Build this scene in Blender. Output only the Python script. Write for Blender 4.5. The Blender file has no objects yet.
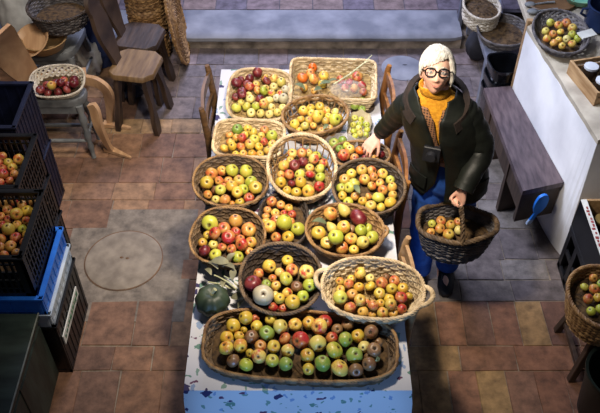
import bpy, math, random
from mathutils import Vector, Matrix, Quaternion, noise as mnoise
R = math.radians
PI = math.pi
rnd = random.Random(11)
scene = bpy.context.scene
COL = scene.collection

# ------------------------------------------------------------------ camera geometry
CAM_H, PITCH, FPX = 3.44, R(46), 780.0

def at(px, py, z=0.0):
    """World point on the height z seen at a pixel of the 600x413 photograph."""
    u = (px - 300) / FPX
    v = (206.5 - py) / FPX
    dy = math.cos(PITCH) + v * math.sin(PITCH)
    dz = -math.sin(PITCH) + v * math.cos(PITCH)
    t = (z - CAM_H) / dz
    return Vector((u * t, dy * t, z))

def px_scale(p):
    return FPX / (p.y * math.cos(PITCH) - (p.z - CAM_H) * math.sin(PITCH))

# ------------------------------------------------------------------ materials
def lin(c):
    if isinstance(c, str):
        c = [int(c[i:i + 2], 16) / 255 for i in (0, 2, 4)]
    return tuple(x / 12.92 if x <= 0.04045 else ((x + 0.055) / 1.055) ** 2.4 for x in c)

def mat(name, c1, c2=None, scale=8, rough=.6, bump=0, detail=5, stretch=(1, 1, 1), spec=.4, lo=.35, hi=.65, metal=0, bscale=None, sheen=0):
    m = bpy.data.materials.new(name)
    m.use_nodes = True
    nt = m.node_tree
    N, L = nt.nodes, nt.links
    b = N['Principled BSDF']
    b.inputs['Roughness'].default_value = rough
    b.inputs['Specular IOR Level'].default_value = spec
    b.inputs['Metallic'].default_value = metal
    c1 = lin(c1)
    b.inputs['Base Color'].default_value = (*c1, 1)
    if sheen:
        b.inputs['Sheen Weight'].default_value = sheen
    if c2 is None and not bump:
        return m
    tc = N.new('ShaderNodeTexCoord')
    mp = N.new('ShaderNodeMapping')
    mp.inputs['Scale'].default_value = stretch
    L.new(tc.outputs['Object'], mp.inputs['Vector'])
    nz = N.new('ShaderNodeTexNoise')
    nz.inputs['Scale'].default_value = scale
    nz.inputs['Detail'].default_value = detail
    L.new(mp.outputs['Vector'], nz.inputs['Vector'])
    if c2 is not None:
        cr = N.new('ShaderNodeValToRGB')
        cr.color_ramp.elements[0].position = lo
        cr.color_ramp.elements[1].position = hi
        cr.color_ramp.elements[0].color = (*c1, 1)
        cr.color_ramp.elements[1].color = (*lin(c2), 1)
        L.new(nz.outputs['Fac'], cr.inputs['Fac'])
        L.new(cr.outputs['Color'], b.inputs['Base Color'])
    if bump:
        n2 = nz
        if bscale:
            n2 = N.new('ShaderNodeTexNoise')
            n2.inputs['Scale'].default_value = bscale
            n2.inputs['Detail'].default_value = 4
            L.new(mp.outputs['Vector'], n2.inputs['Vector'])
        bp = N.new('ShaderNodeBump')
        bp.inputs['Strength'].default_value = bump
        bp.inputs['Distance'].default_value = .01
        L.new(n2.outputs['Fac'], bp.inputs['Height'])
        L.new(bp.outputs['Normal'], b.inputs['Normal'])
    return m

M = {}
M['wood_brown'] = mat('wood_brown', '4a3420', '6e5031', 6, .5, .15, stretch=(1, 1, 7))
M['wood_seat'] = mat('wood_seat', '5e472e', '7d6342', 6, .45, .1, stretch=(1, 6, 1))
M['wood_warm'] = mat('wood_warm', '6e4524', '94632f', 5, .45, .1, stretch=(6, 6, 1))
M['wood_pale'] = mat('wood_pale', 'a57f5d', 'bd9873', 4, .45, .08, stretch=(8, 1, 2))
M['wood_tan'] = mat('wood_tan', '87694a', 'a38460', 6, .5, .1, stretch=(5, 1, 5))
M['wood_dark'] = mat('wood_dark', '2c211b', '46362b', 6, .5, .2, stretch=(1, 6, 1))
M['wood_bench'] = mat('wood_bench', '40353a', '5d4f52', 9, .45, .25, stretch=(5, 1, 1))
M['wood_bowl'] = mat('wood_bowl', '9a7a52', 'b4946a', 5, .45, .05, stretch=(1, 1, 6))
M['wood_crate'] = mat('wood_crate', '94714c', 'b5946b', 7, .55, .1, stretch=(6, 1, 6))
M['grey_paint'] = mat('grey_paint', '55585c', '787a7b', 12, .6, .2)
M['blue_grey'] = mat('blue_grey', '565a6b', '7d7f8a', 8, .6, .2, stretch=(4, 1, 1))
M['straw'] = mat('straw', '6f5836', 'a88c58', 60, .8, .6)
M['straw_dark'] = mat('straw_dark', '2e2115', '5b4529', 45, .9, .6)
M['rush'] = mat('rush', '8c7048', 'b79a68', 30, .7, .4, stretch=(1, 8, 1))
M['black_plastic'] = mat('black_plastic', '0b0b0e', '16171b', 10, .4, 0)
M['black_gloss'] = mat('black_gloss', '08090c', '0f1116', 10, .16, 0, spec=.7)
M['navy_plastic'] = mat('navy_plastic', '0e1226', '171d38', 10, .45, 0)
M['blue_plastic'] = mat('blue_plastic', '1c5fc4', '2b74da', 10, .4, 0)
M['pale_plastic'] = mat('pale_plastic', '8fa4bd', 'c2ccd4', 6, .45, 0)
M['paper_label'] = mat('paper_label', 'b9b9b2', 'd5d5cd', 6, .7, 0)
M['label_ink'] = mat('label_ink', '4f7d5b', '3c6450', 6, .7, 0)
M['red_ink'] = mat('red_ink', '9a3b3b', '7d2d2d', 6, .7, 0)
M['green_chest'] = mat('green_chest', '1f2925', '33403a', 5, .5, .25, stretch=(1, 4, 1))
M['chest_edge'] = mat('chest_edge', '6e746c', '8d9189', 20, .6, 0)
M['white_wall'] = mat('white_wall', 'c9cad0', 'e2e3e8', 3, .85, .15, bscale=18)
M['plaster'] = mat('plaster', '77716c', '938c84', 4, .9, .2, bscale=12)
M['counter_stone'] = mat('counter_stone', '8e8577', 'b5ac9b', 7, .8, .3)
M['kerb_stone'] = mat('kerb_stone', '5f626c', '81838b', 5, .75, .25)
M['rubble'] = mat('rubble', '544d46', 'a3968a', 9, .9, .8, lo=.3, hi=.7)
M['manhole'] = mat('manhole', '6f655a', '8d8274', 12, .8, .4)
M['green_skin'] = mat('green_skin', '1c261c', '3d4a37', 7, .5, .2)
M['stalk'] = mat('stalk', '8d9070', 'c0bd98', 10, .6, .1)
M['leaf'] = mat('leaf', '3e4a2c', '6d7350', 14, .65, .2)
M['leaf_dry'] = mat('leaf_dry', '565440', '86836a', 14, .7, .2)
M['stem_brown'] = mat('stem_brown', '3a2a17', '553f22', 20, .8, 0)
M['calyx'] = mat('calyx', '231a0f', '3d2e1a', 20, .9, 0)
M['walnut'] = mat('walnut', '6f573a', '9a8059', 40, .7, .5)
M['glass_jar'] = mat('glass_jar', '1d1712', '35271c', 6, .15, 0)
M['gold_lid'] = mat('gold_lid', '9a8248', 'b79e62', 8, .35, 0, metal=.6)
M['white_lid'] = mat('white_lid', 'b9bcc2', 'd7d9dd', 8, .5, 0)
M['blue_cloth'] = mat('blue_cloth', '1e2d55', '35477a', 9, .8, .3)
M['white_sack'] = mat('white_sack', 'b4b4b2', 'dcdcd9', 9, .6, .5)
M['dark_cloth'] = mat('dark_cloth', '1a1b22', '2c2c33', 9, .9, .3)
M['brush_blue'] = mat('brush_blue', '1d6fd6', '2b7fe2', 5, .4, 0)
M['pale_blue'] = mat('pale_blue', '8fa6c8', 'a9bbd6', 5, .4, 0)
M['dark_green'] = mat('dark_green', '0d1512', '18211c', 5, .5, 0)
M['paper_bag'] = mat('paper_bag', 'b9ad90', 'd0c6ab', 20, .8, .3)
M['enamel_blue'] = mat('enamel_blue', '1a2540', '2a3a5e', 4, .25, 0)
M['teal_glaze'] = mat('teal_glaze', '4f8f86', '88b78d', 6, .3, 0)
M['wick_pale'] = mat('wick_pale', 'a58e6c', 'd3bd98', 26, .65, .25)
M['wick_willow'] = mat('wick_willow', '8d7a5e', 'cbb894', 30, .6, .25)
M['wick_tan'] = mat('wick_tan', '6d4f32', '9f7c50', 28, .6, .25)
M['wick_brown'] = mat('wick_brown', '44362a', '745e45', 28, .65, .25)
M['wick_dark'] = mat('wick_dark', '28211d', '4b3e34', 28, .65, .25)
M['wick_grey'] = mat('wick_grey', '3d3a3d', '6a6462', 24, .65, .25)
M['wick_white'] = mat('wick_white', 'a69c8c', 'cdc4b4', 24, .6, .2)
# person
M['skin'] = mat('skin', 'cf9a84', 'dcae98', 14, .5, .05)
M['hair'] = mat('hair', '9d988e', 'c6c2ba', 40, .6, .2, stretch=(3, 3, .5))
M['wax_jacket'] = mat('wax_jacket', '0f110f', '1a1d19', 10, .5, .3, bscale=22, spec=.25)
M['corduroy'] = mat('corduroy', '18100c', '261a14', 30, .9, .3, stretch=(6, 1, 1))
M['mustard'] = mat('mustard', 'a8700f', 'c48a1c', 70, .9, .5)
M['denim'] = mat('denim', '173f86', '2050a0', 30, .85, .3)
M['boot'] = mat('boot', '0e0f14', '1b1c22', 12, .5, 0)
M['frame_black'] = mat('frame_black', '0a0909', '17110d', 12, .3, 0)
M['lip'] = mat('lip', 'a8695c', 'b4766a', 12, .5, 0)
M['eye_white'] = mat('eye_white', 'b3aba3', None, rough=.3)
M['iris'] = mat('iris', '2f3a44', None, rough=.3)
M['teeth'] = mat('teeth', 'd8d2c4', None, rough=.3)
M['brow'] = mat('brow', '9c9488', 'b7afa2', 40, .8, 0)

def plaid():
    m = mat('plaid_lining', '2b2019', '3a2b20', 20, .9, 0)
    nt = m.node_tree
    N, L = nt.nodes, nt.links
    b = N['Principled BSDF']
    tc = N.new('ShaderNodeTexCoord')
    fac = []
    for ax in ('X', 'Z'):
        w = N.new('ShaderNodeTexWave')
        w.bands_direction = ax
        w.inputs['Scale'].default_value = 26
        L.new(tc.outputs['Object'], w.inputs['Vector'])
        fac.append(w)
    ad = N.new('ShaderNodeMath'); ad.operation = 'ADD'
    L.new(fac[0].outputs['Fac'], ad.inputs[0]); L.new(fac[1].outputs['Fac'], ad.inputs[1])
    cr = N.new('ShaderNodeValToRGB')
    cr.color_ramp.elements[0].color = (*lin('1d1612'), 1)
    cr.color_ramp.elements[1].color = (*lin('7a5438'), 1)
    cr.color_ramp.elements[0].position = .45
    L.new(ad.outputs[0], cr.inputs['Fac'])
    L.new(cr.outputs['Color'], b.inputs['Base Color'])
    return m
M['plaid_lining'] = plaid()

def clear_plastic():
    m = bpy.data.materials.new('clear_plastic')
    m.use_nodes = True
    b = m.node_tree.nodes['Principled BSDF']
    b.inputs['Base Color'].default_value = (*lin('c9c4c0'), 1)
    b.inputs['Roughness'].default_value = .25
    b.inputs['Alpha'].default_value = .2
    return m
M['clear_plastic'] = clear_plastic()

def lens():
    m = bpy.data.materials.new('lens_glass')
    m.use_nodes = True
    b = m.node_tree.nodes['Principled BSDF']
    b.inputs['Base Color'].default_value = (.12, .12, .14, 1)
    b.inputs['Roughness'].default_value = .05
    b.inputs['Specular IOR Level'].default_value = .1
    b.inputs['Alpha'].default_value = .05
    return m
M['lens_glass'] = lens()

def fruit_skin(many=False):
    """One skin for all fruit: ground colour from the object, blush from its own properties."""
    m = bpy.data.materials.new('fruit_skin_many' if many else 'fruit_skin')
    m.use_nodes = True
    nt = m.node_tree
    N, L = nt.nodes, nt.links
    b = N['Principled BSDF']
    b.inputs['Roughness'].default_value = .38
    b.inputs['Specular IOR Level'].default_value = .45
    oi = N.new('ShaderNodeObjectInfo')
    tc = N.new('ShaderNodeTexCoord')
    bl = N.new('ShaderNodeAttribute'); bl.attribute_type = 'OBJECT'; bl.attribute_name = 'blush'
    am = N.new('ShaderNodeAttribute'); am.attribute_type = 'OBJECT'; am.attribute_name = 'blush_amount'
    off = N.new('ShaderNodeVectorMath'); off.operation = 'SCALE'
    off.inputs[0].default_value = (37, 19, 53)
    L.new(oi.outputs['Random'], off.inputs['Scale'])
    add = N.new('ShaderNodeVectorMath'); add.operation = 'ADD'
    ground = oi.outputs['Color']
    if many:
        bl.attribute_type = am.attribute_type = 'GEOMETRY'
        lc = N.new('ShaderNodeAttribute'); lc.attribute_name = 'local'
        gr = N.new('ShaderNodeAttribute'); gr.attribute_name = 'ground'
        ground = gr.outputs['Color']
        L.new(lc.outputs['Vector'], add.inputs[0])
        add.inputs[1].default_value = (0, 0, 0)
    else:
        L.new(tc.outputs['Object'], add.inputs[0]); L.new(off.outputs[0], add.inputs[1])
    n1 = N.new('ShaderNodeTexNoise'); n1.inputs['Scale'].default_value = .75; n1.inputs['Detail'].default_value = 3
    L.new(add.outputs[0], n1.inputs['Vector'])
    n2 = N.new('ShaderNodeTexNoise'); n2.inputs['Scale'].default_value = 5; n2.inputs['Detail'].default_value = 5
    L.new(add.outputs[0], n2.inputs['Vector'])
    # mask = (n1-.5)*3 + (n2-.5)*1 + amount
    s1 = N.new('ShaderNodeMath'); s1.operation = 'MULTIPLY_ADD'; s1.inputs[1].default_value = 5.2; s1.inputs[2].default_value = -2.6
    L.new(n1.outputs['Fac'], s1.inputs[0])
    s2 = N.new('ShaderNodeMath'); s2.operation = 'MULTIPLY_ADD'; s2.inputs[1].default_value = 2.4; s2.inputs[2].default_value = -1.2
    L.new(n2.outputs['Fac'], s2.inputs[0])
    a1 = N.new('ShaderNodeMath'); a1.operation = 'ADD'
    L.new(s1.outputs[0], a1.inputs[0]); L.new(s2.outputs[0], a1.inputs[1])
    a2 = N.new('ShaderNodeMath'); a2.operation = 'ADD'; a2.use_clamp = True
    L.new(a1.outputs[0], a2.inputs[0]); L.new(am.outputs['Fac'], a2.inputs[1])
    mx = N.new('ShaderNodeMix'); mx.data_type = 'RGBA'
    L.new(a2.outputs[0], mx.inputs[0]); L.new(ground, mx.inputs[6]); L.new(bl.outputs['Color'], mx.inputs[7])
    # russet specks
    n3 = N.new('ShaderNodeTexNoise'); n3.inputs['Scale'].default_value = 11; n3.inputs['Detail'].default_value = 2
    L.new(add.outputs[0], n3.inputs['Vector'])
    cr = N.new('ShaderNodeValToRGB'); cr.color_ramp.elements[0].position = .66; cr.color_ramp.elements[1].position = .74
    cr.color_ramp.elements[1].color = (.45, .45, .45, 1)
    L.new(n3.outputs['Fac'], cr.inputs['Fac'])
    mx2 = N.new('ShaderNodeMix'); mx2.data_type = 'RGBA'
    mx2.inputs[7].default_value = (*lin('6b5130'), 1)
    L.new(cr.outputs['Color'], mx2.inputs[0]); L.new(mx.outputs[2], mx2.inputs[6])
    # russet round the stalk and the eye
    cx_ = N.new('ShaderNodeVectorMath'); cx_.operation = 'MULTIPLY'; cx_.inputs[1].default_value = (1, 1, 0)
    if many:
        ax_ = N.new('ShaderNodeAttribute'); ax_.attribute_name = 'axis_distance'
        dist = ax_.outputs['Fac']
    else:
        L.new(tc.outputs['Object'], cx_.inputs[0])
        ln_ = N.new('ShaderNodeVectorMath'); ln_.operation = 'LENGTH'
        L.new(cx_.outputs[0], ln_.inputs[0])
        dist = ln_.outputs['Value']
    jt = N.new('ShaderNodeMath'); jt.operation = 'MULTIPLY_ADD'; jt.inputs[1].default_value = .35
    L.new(n2.outputs['Fac'], jt.inputs[0]); L.new(dist, jt.inputs[2])
    cr2 = N.new('ShaderNodeValToRGB'); cr2.color_ramp.elements[0].position = .30; cr2.color_ramp.elements[0].color = (.92, .92, .92, 1)
    cr2.color_ramp.elements[1].position = .50; cr2.color_ramp.elements[1].color = (0, 0, 0, 1)
    L.new(jt.outputs[0], cr2.inputs['Fac'])
    mx3 = N.new('ShaderNodeMix'); mx3.data_type = 'RGBA'
    mx3.inputs[7].default_value = (*lin('513a1e'), 1)
    L.new(cr2.outputs['Color'], mx3.inputs[0]); L.new(mx2.outputs[2], mx3.inputs[6])
    L.new(mx3.outputs[2], b.inputs['Base Color'])
    return m
M['fruit_skin'] = fruit_skin()
M['fruit_skin_many'] = fruit_skin(True)

def attr_mat(name, rough=.7, bump=.3, scale=14):
    """Colour of each tile or stone from the mesh, broken up by noise."""
    m = bpy.data.materials.new(name)
    m.use_nodes = True
    nt = m.node_tree
    N, L = nt.nodes, nt.links
    b = N['Principled BSDF']
    b.inputs['Roughness'].default_value = rough
    b.inputs['Specular IOR Level'].default_value = .35
    at_ = N.new('ShaderNodeAttribute'); at_.attribute_name = 'tone'
    tc = N.new('ShaderNodeTexCoord')
    nz = N.new('ShaderNodeTexNoise'); nz.inputs['Scale'].default_value = scale; nz.inputs['Detail'].default_value = 8
    nz.inputs['Roughness'].default_value = .65
    L.new(tc.outputs['Object'], nz.inputs['Vector'])
    cr = N.new('ShaderNodeValToRGB')
    cr.color_ramp.elements[0].position = .32; cr.color_ramp.elements[0].color = (.40, .385, .375, 1)
    cr.color_ramp.elements[1].position = .68; cr.color_ramp.elements[1].color = (1.12, 1.1, 1.08, 1)
    L.new(nz.outputs['Fac'], cr.inputs['Fac'])
    mx = N.new('ShaderNodeMix'); mx.data_type = 'RGBA'; mx.blend_type = 'MULTIPLY'
    mx.inputs[0].default_value = 1
    L.new(at_.outputs['Color'], mx.inputs[6]); L.new(cr.outputs['Color'], mx.inputs[7])
    L.new(mx.outputs[2], b.inputs['Base Color'])
    bp = N.new('ShaderNodeBump'); bp.inputs['Strength'].default_value = bump; bp.inputs['Distance'].default_value = .01
    L.new(nz.outputs['Fac'], bp.inputs['Height']); L.new(bp.outputs['Normal'], b.inputs['Normal'])
    return m
M['tiles'] = attr_mat('floor_tiles')

def cloth_mat():
    m = bpy.data.materials.new('printed_cloth')
    m.use_nodes = True
    nt = m.node_tree
    N, L = nt.nodes, nt.links
    b = N['Principled BSDF']
    b.inputs['Roughness'].default_value = .75
    tc = N.new('ShaderNodeTexCoord')
    cur = None
    base = lin('bcbcc2')
    for (sc, st, rad, col, thr, seed) in ((13, (2.4, .8, 1.6), .26, '6f8a80', .5, 7), (12, (.8, 2.2, 1.2), .24, '5c7d72', .5, 5), (15, (1.8, .7, 1.1), .22, '7d8fae', .45, 11), (11, (1, 1.2, 1.2), .25, '2c2650', .42, 0), (14, (.9, 1.4, 1.3), .2, '5b3350', .40, 3)):
        mp = N.new('ShaderNodeMapping')
        mp.inputs['Scale'].default_value = st
        mp.inputs['Location'].default_value = (seed, seed * 1.7, seed * .3)
        mp.inputs['Rotation'].default_value = (0, 0, seed)
        dz = N.new('ShaderNodeTexNoise'); dz.inputs['Scale'].default_value = 30
        L.new(tc.outputs['Object'], dz.inputs['Vector'])
        sm = N.new('ShaderNodeVectorMath'); sm.operation = 'MULTIPLY_ADD'
        sm.inputs[1].default_value = (.045, .045, .045)
        L.new(dz.outputs['Color'], sm.inputs[0]); L.new(tc.outputs['Object'], sm.inputs[2])
        L.new(sm.outputs[0], mp.inputs['Vector'])
        v = N.new('ShaderNodeTexVoronoi'); v.inputs['Scale'].default_value = sc
        L.new(mp.outputs['Vector'], v.inputs['Vector'])
        c1 = N.new('ShaderNodeMath'); c1.operation = 'LESS_THAN'; c1.inputs[1].default_value = rad
        L.new(v.outputs['Distance'], c1.inputs[0])
        sep = N.new('ShaderNodeSeparateColor'); L.new(v.outputs['Color'], sep.inputs[0])
        c2 = N.new('ShaderNodeMath'); c2.operation = 'LESS_THAN'; c2.inputs[1].default_value = thr
        L.new(sep.outputs[0], c2.inputs[0])
        mu = N.new('ShaderNodeMath'); mu.operation = 'MULTIPLY'
        L.new(c1.outputs[0], mu.inputs[0]); L.new(c2.outputs[0], mu.inputs[1])
        mx = N.new('ShaderNodeMix'); mx.data_type = 'RGBA'
        L.new(mu.outputs[0], mx.inputs[0])
        if cur is None:
            mx.inputs[6].default_value = (*base, 1)
        else:
            L.new(cur, mx.inputs[6])
        mx.inputs[7].default_value = (*lin(col), 1)
        cur = mx.outputs[2]
    L.new(cur, b.inputs['Base Color'])
    return m
M['printed_cloth'] = cloth_mat()

# ------------------------------------------------------------------ mesh builder
class MB:
    def __init__(s):
        s.v = []; s.f = []; s.m = []; s.mi = 0
    def add(s, vs, fs):
        o = len(s.v)
        s.v += [tuple(v) for v in vs]
        s.f += [tuple(i + o for i in f) for f in fs]
        s.m += [s.mi] * len(fs)
        return s
    def box(s, c, d, rot=None):
        x, y, z = d[0] / 2, d[1] / 2, d[2] / 2
        b = min(x, y, z) * .18
        c = Vector(c)
        vs = []
        for (bx, by, dz) in ((b, b, -z), (0, 0, -z + b), (0, 0, z - b), (b, b, z)):
            for sx, sy in ((-1, -1), (1, -1), (1, 1), (-1, 1)):
                p = Vector((sx * (x - bx), sy * (y - by), dz))
                if rot is not None: p = rot @ p
                vs.append(c + p)
        fs = [(3, 2, 1, 0), (12, 13, 14, 15)]
        for k in range(3):
            for i in range(4):
                j = (i + 1) % 4
                fs.append((k * 4 + i, k * 4 + j, k * 4 + 4 + j, k * 4 + 4 + i))
        return s.add(vs, fs)
    def bar(s, a, b, w, t, up=(0, 0, 1)):
        a, b = Vector(a), Vector(b)
        d = (b - a).normalized()
        up = Vector(up)
        if abs(d.dot(up)) > .98: up = Vector((0, 1, 0))
        x = d.cross(up).normalized(); z = x.cross(d)
        rot = Matrix((x, d, z)).transposed()
        return s.box((a + b) / 2, (w, (b - a).length, t), rot)
    def tube(s, pts, r, n=8, closed=False, caps=True, flat=1.0):
        pts = [Vector(p) for p in pts]
        k = len(pts)
        rr = r if isinstance(r, (list, tuple)) else [r] * k
        vs = []; fs = []
        nx = None
        for i, p in enumerate(pts):
            if closed:
                t = (pts[(i + 1) % k] - pts[i - 1]).normalized()
            else:
                t = (pts[min(i + 1, k - 1)] - pts[max(i - 1, 0)]).normalized()
            if nx is None:
                nx = t.orthogonal().normalized() if abs(t.z) > .9 else t.cross(Vector((0, 0, 1))).normalized()
            nx = (nx - t * nx.dot(t)).normalized()
            ny = t.cross(nx)
            for j in range(n):
                a = 2 * PI * j / n
                vs.append(p + nx * math.cos(a) * rr[i] + ny * math.sin(a) * rr[i] * flat)
        for i in range(k if closed else k - 1):
            i2 = (i + 1) % k
            for j in range(n):
                j2 = (j + 1) % n
                fs.append((i * n + j, i * n + j2, i2 * n + j2, i2 * n + j))
        if caps and not closed:
            fs.append(tuple(range(n - 1, -1, -1))); fs.append(tuple((k - 1) * n + j for j in range(n)))
        return s.add(vs, fs)
    def loft(s, rings, cap0=True, cap1=True, closed=True):
        n = len(rings[0])
        vs = [v for r in rings for v in r]
        fs = []
        for i in range(len(rings) - 1):
            for j in range(n if closed else n - 1):
                j2 = (j + 1) % n
                fs.append((i * n + j, i * n + j2, (i + 1) * n + j2, (i + 1) * n + j))
        if cap0: fs.append(tuple(range(n - 1, -1, -1)))
        if cap1: fs.append(tuple((len(rings) - 1) * n + j for j in range(n)))
        return s.add(vs, fs)
    def lathe(s, prof, n=24, c=(0, 0, 0), wob=None):
        c = Vector(c)
        rings = []
        for (r, z) in prof:
            rings.append([c + Vector((math.cos(2 * PI * j / n) * r * (wob(j / n, z) if wob else 1), math.sin(2 * PI * j / n) * r * (wob(j / n, z) if wob else 1), z)) for j in range(n)])
        return s.loft(rings, prof[0][0] > 1e-4, prof[-1][0] > 1e-4)
    def ball(s, c, r, n=12, k=8, rot=None):
        c = Vector(c)
        if not hasattr(r, '__len__'): r = (r, r, r)
        rings = []
        for i in range(k + 1):
            th = PI * i / k
            q = max(math.sin(th), 1e-3)
            ring = []
            for j in range(n):
                p = Vector((q * math.cos(2 * PI * j / n) * r[0], q * math.sin(2 * PI * j / n) * r[1], -math.cos(th) * r[2]))
                if rot is not None: p = rot @ p
                ring.append(c + p)
            rings.append(ring)
        return s.loft(rings)
    def build(s, name, m, parent=None, smooth=True, loc=None):
        me = bpy.data.meshes.new(name)
        me.from_pydata(s.v, [], s.f)
        ms = m if isinstance(m, (list, tuple)) else [m]
        for x in ms: me.materials.append(M[x] if isinstance(x, str) else x)
        if len(ms) > 1: me.polygons.foreach_set('material_index', s.m)
        me.update()
        o = bpy.data.objects.new(name, me)
        COL.objects.link(o)
        if smooth:
            me.polygons.foreach_set('use_smooth', [True] * len(me.polygons))
            me.set_sharp_from_angle(angle=R(40))
        if parent is not None: o.parent = parent
        if loc is not None: o.location = loc
        return o

def tag(o, label=None, cat=None, group=None, kind=None):
    if label: o['label'] = label
    if cat: o['category'] = cat
    if group: o['group'] = group
    if kind: o['kind'] = kind
    return o

def empty(name, loc, label, cat, group=None, rz=0):
    o = bpy.data.objects.new(name, None)
    COL.objects.link(o)
    o.location = loc
    o.rotation_euler = (0, 0, rz)
    return tag(o, label, cat, group)

def sup(t, n):
    """Point on a unit superellipse: n=2 is an ellipse, larger n is squarer."""
    c, s_ = math.cos(t), math.sin(t)
    k = (abs(c) ** n + abs(s_) ** n) ** (-1 / n)
    return c * k, s_ * k

# ------------------------------------------------------------------ the room
def floor():
    b = MB()
    tone = []
    r = random.Random(4)
    def quad(x0, x1, y0, y1, col):
        g = .004
        j = lambda: r.uniform(-.0035, .0035)
        z = r.uniform(-.0018, .0012)
        P = [(x0 + g + j(), y0 + g + j(), z), (x1 - g + j(), y0 + g + j(), z), (x1 - g + j(), y1 - g + j(), z), (x0 + g + j(), y1 - g + j(), z)]
        e = .004
        cx, cy = (x0 + x1) / 2, (y0 + y1) / 2
        Q = [(p[0] + (e if p[0] > cx else -e) * .8, p[1] + (e if p[1] > cy else -e) * .8, -.006) for p in P]
        b.add(P + Q, [(0, 1, 2, 3), (0, 4, 5, 1), (1, 5, 6, 2), (2, 6, 7, 3), (3, 7, 4, 0)])
        tone.extend([col] * 5)
    def mixc(a, c, t): return tuple(a[i] * (1 - t) + c[i] * t for i in range(3))
    terra = [lin(h) for h in ('8a654c', '7e5c45', '936e53', '745442', '9a785a', '82604b')]
    warm = [lin(h) for h in ('7a543f', '845c45', '8f7250', '755142', '6c4d40', '97794f', '7d5b48')]
    grey = [lin(h) for h in ('6c6362', '77706c', '645c5d', '7d7672')]
    back = [lin(h) for h in ('6b6468', '76696a', '655f66', '7a6f6e', '5f5a62')]
    y = -1.2
    row = 0
    while y < 5.0:
        dep = (.29, .15, .29, .29, .15)[row % 5] if y < 2.7 else (.24, .24, .15)[row % 3]
        if y + dep > 4.86: dep = 5.0 - y
        x = -3.2 + r.uniform(0, .25)
        while x < 3.2:
            w = (r.choice((.145, .15)) if dep > .2 else .29) if (y < 2.7 and x > .4) else r.choice((.2, .22, .26))
            cx, cy = x + w / 2, y + dep / 2
            if cy > 4.22 and cx > -1.25: pal = back
            elif cx > .62 and 2.62 < cy: pal = grey
            elif cx > .4: pal = warm
            else: pal = terra
            col = r.choice(pal)
            if 3.98 < cy < 4.2 and cx < -.3: col = mixc(col, lin('a58a63'), .6)
            col = mixc(col, lin('6c5a50'), r.uniform(0, .3))
            # the cement apron round the round cover, and the long slabs on the back floor
            if not (-1.3 < cx < -.66 and 2.52 < cy < 3.22):
                quad(x, x + w, y, y + dep, col)
            x += w
        y += dep
        row += 1
    quad(-1.36, -.62, 2.46, 3.3, lin('80766a'))
    b.add([(-3.2, -1.6, -.005), (3.2, -1.6, -.005), (3.2, 7, -.005), (-3.2, 7, -.005)], [(0, 1, 2, 3)])
    tone.append(lin('877a6a'))
    b.add([(-3.2, -1.6, -.06), (3.2, -1.6, -.06), (3.2, 7, -.06), (-3.2, 7, -.06)], [(3, 2, 1, 0)])
    tone.append(lin('5f564d'))
    o = b.build('floor', 'tiles', smooth=False)
    a = o.data.attributes.new('tone', 'FLOAT_COLOR', 'FACE')
    a.data.foreach_set('color', [c for t in tone for c in (*t, 1)])
    tag(o, kind='structure')
    # landing behind the step
    b = MB(); tone2 = []
    x = -3.2
    pal = [lin(h) for h in ('75666a', '6a6270', '7d6c6a', '665f6c')]
    for yy, dd in ((5.33, .24), (5.57, .24), (5.81, .3), (6.11, .4), (6.5, .5)):
        x = -3.2
        while x < 3.2:
            w = r.choice((.24, .26))
            z = .13 + r.uniform(-.001, .001)
            b.add([(x + .004, yy + .004, z), (x + w - .004, yy + .004, z), (x + w - .004, yy + dd - .004, z), (x + .004, yy + dd - .004, z)], [(0, 1, 2, 3)])
            tone2.append(r.choice(pal))
            x += w
    b.add([(-3.2, 5.3, .125), (3.2, 5.3, .125), (3.2, 7, .125), (-3.2, 7, .125)], [(0, 1, 2, 3)])
    tone2.append(lin('57525a'))
    o = b.build('floor_landing', 'tiles', smooth=False)
    a = o.data.attributes.new('tone', 'FLOAT_COLOR', 'FACE')
    a.data.foreach_set('color', [c for t in tone2 for c in (*t, 1)])
    tag(o, kind='structure')
    # rubble riser and rounded kerb of the step
    b = MB()
    rings = []
    n = 90
    for i in range(n + 1):
        xx = -3.2 + 4.42 * i / n
        q = [(5.02, -.02), (5.0, .02), (5.0, .065)]
        ring = []
        for (yy, zz) in ((5.3, -.02), (5.0, -.02), (4.995, .03), (5.0, .075), (5.3, .075)):
            d = .008 * mnoise.noise(Vector((xx * 9, yy, zz * 30)))
            ring.append((xx, yy + (d if yy < 5.2 else 0), zz))
        rings.append(ring)
    b.loft(rings)
    tag(b.build('trim_riser', 'rubble'), kind='structure')
    b = MB()
    rings = []
    for i in range(n + 1):
        xx = -3.2 + 4.42 * i / n
        e = max(0, (xx - 1.10) / .12)
        sh = .03 * e * e
        ring = []
        for (yy, zz) in ((5.32, .07), (4.99 + sh, .07), (4.965 + sh, .085), (4.965 + sh, .11), (4.985 + sh, .128 - sh * .5), (5.02, .134 - sh * .5), (5.32, .134)):
            d = .004 * mnoise.noise(Vector((xx * 5, yy * 3, zz * 20)))
            ring.append((xx, yy + d, zz + d * .5))
        rings.append(ring)
    b.loft(rings)
    tag(b.build('trim_kerb', 'kerb_stone'), kind='structure')

def walls():
    for nm, c, d in (('wall_back', (0, 7.05, 1.2), (6.5, .1, 2.5)), ('wall_left', (-3.25, 2.7, 1.2), (.1, 8.6, 2.5)), ('wall_right', (3.25, 2.7, 1.2), (.1, 8.6, 2.5))):
        tag(MB().box(c, d).build(nm, 'plaster'), kind='structure')
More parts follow.
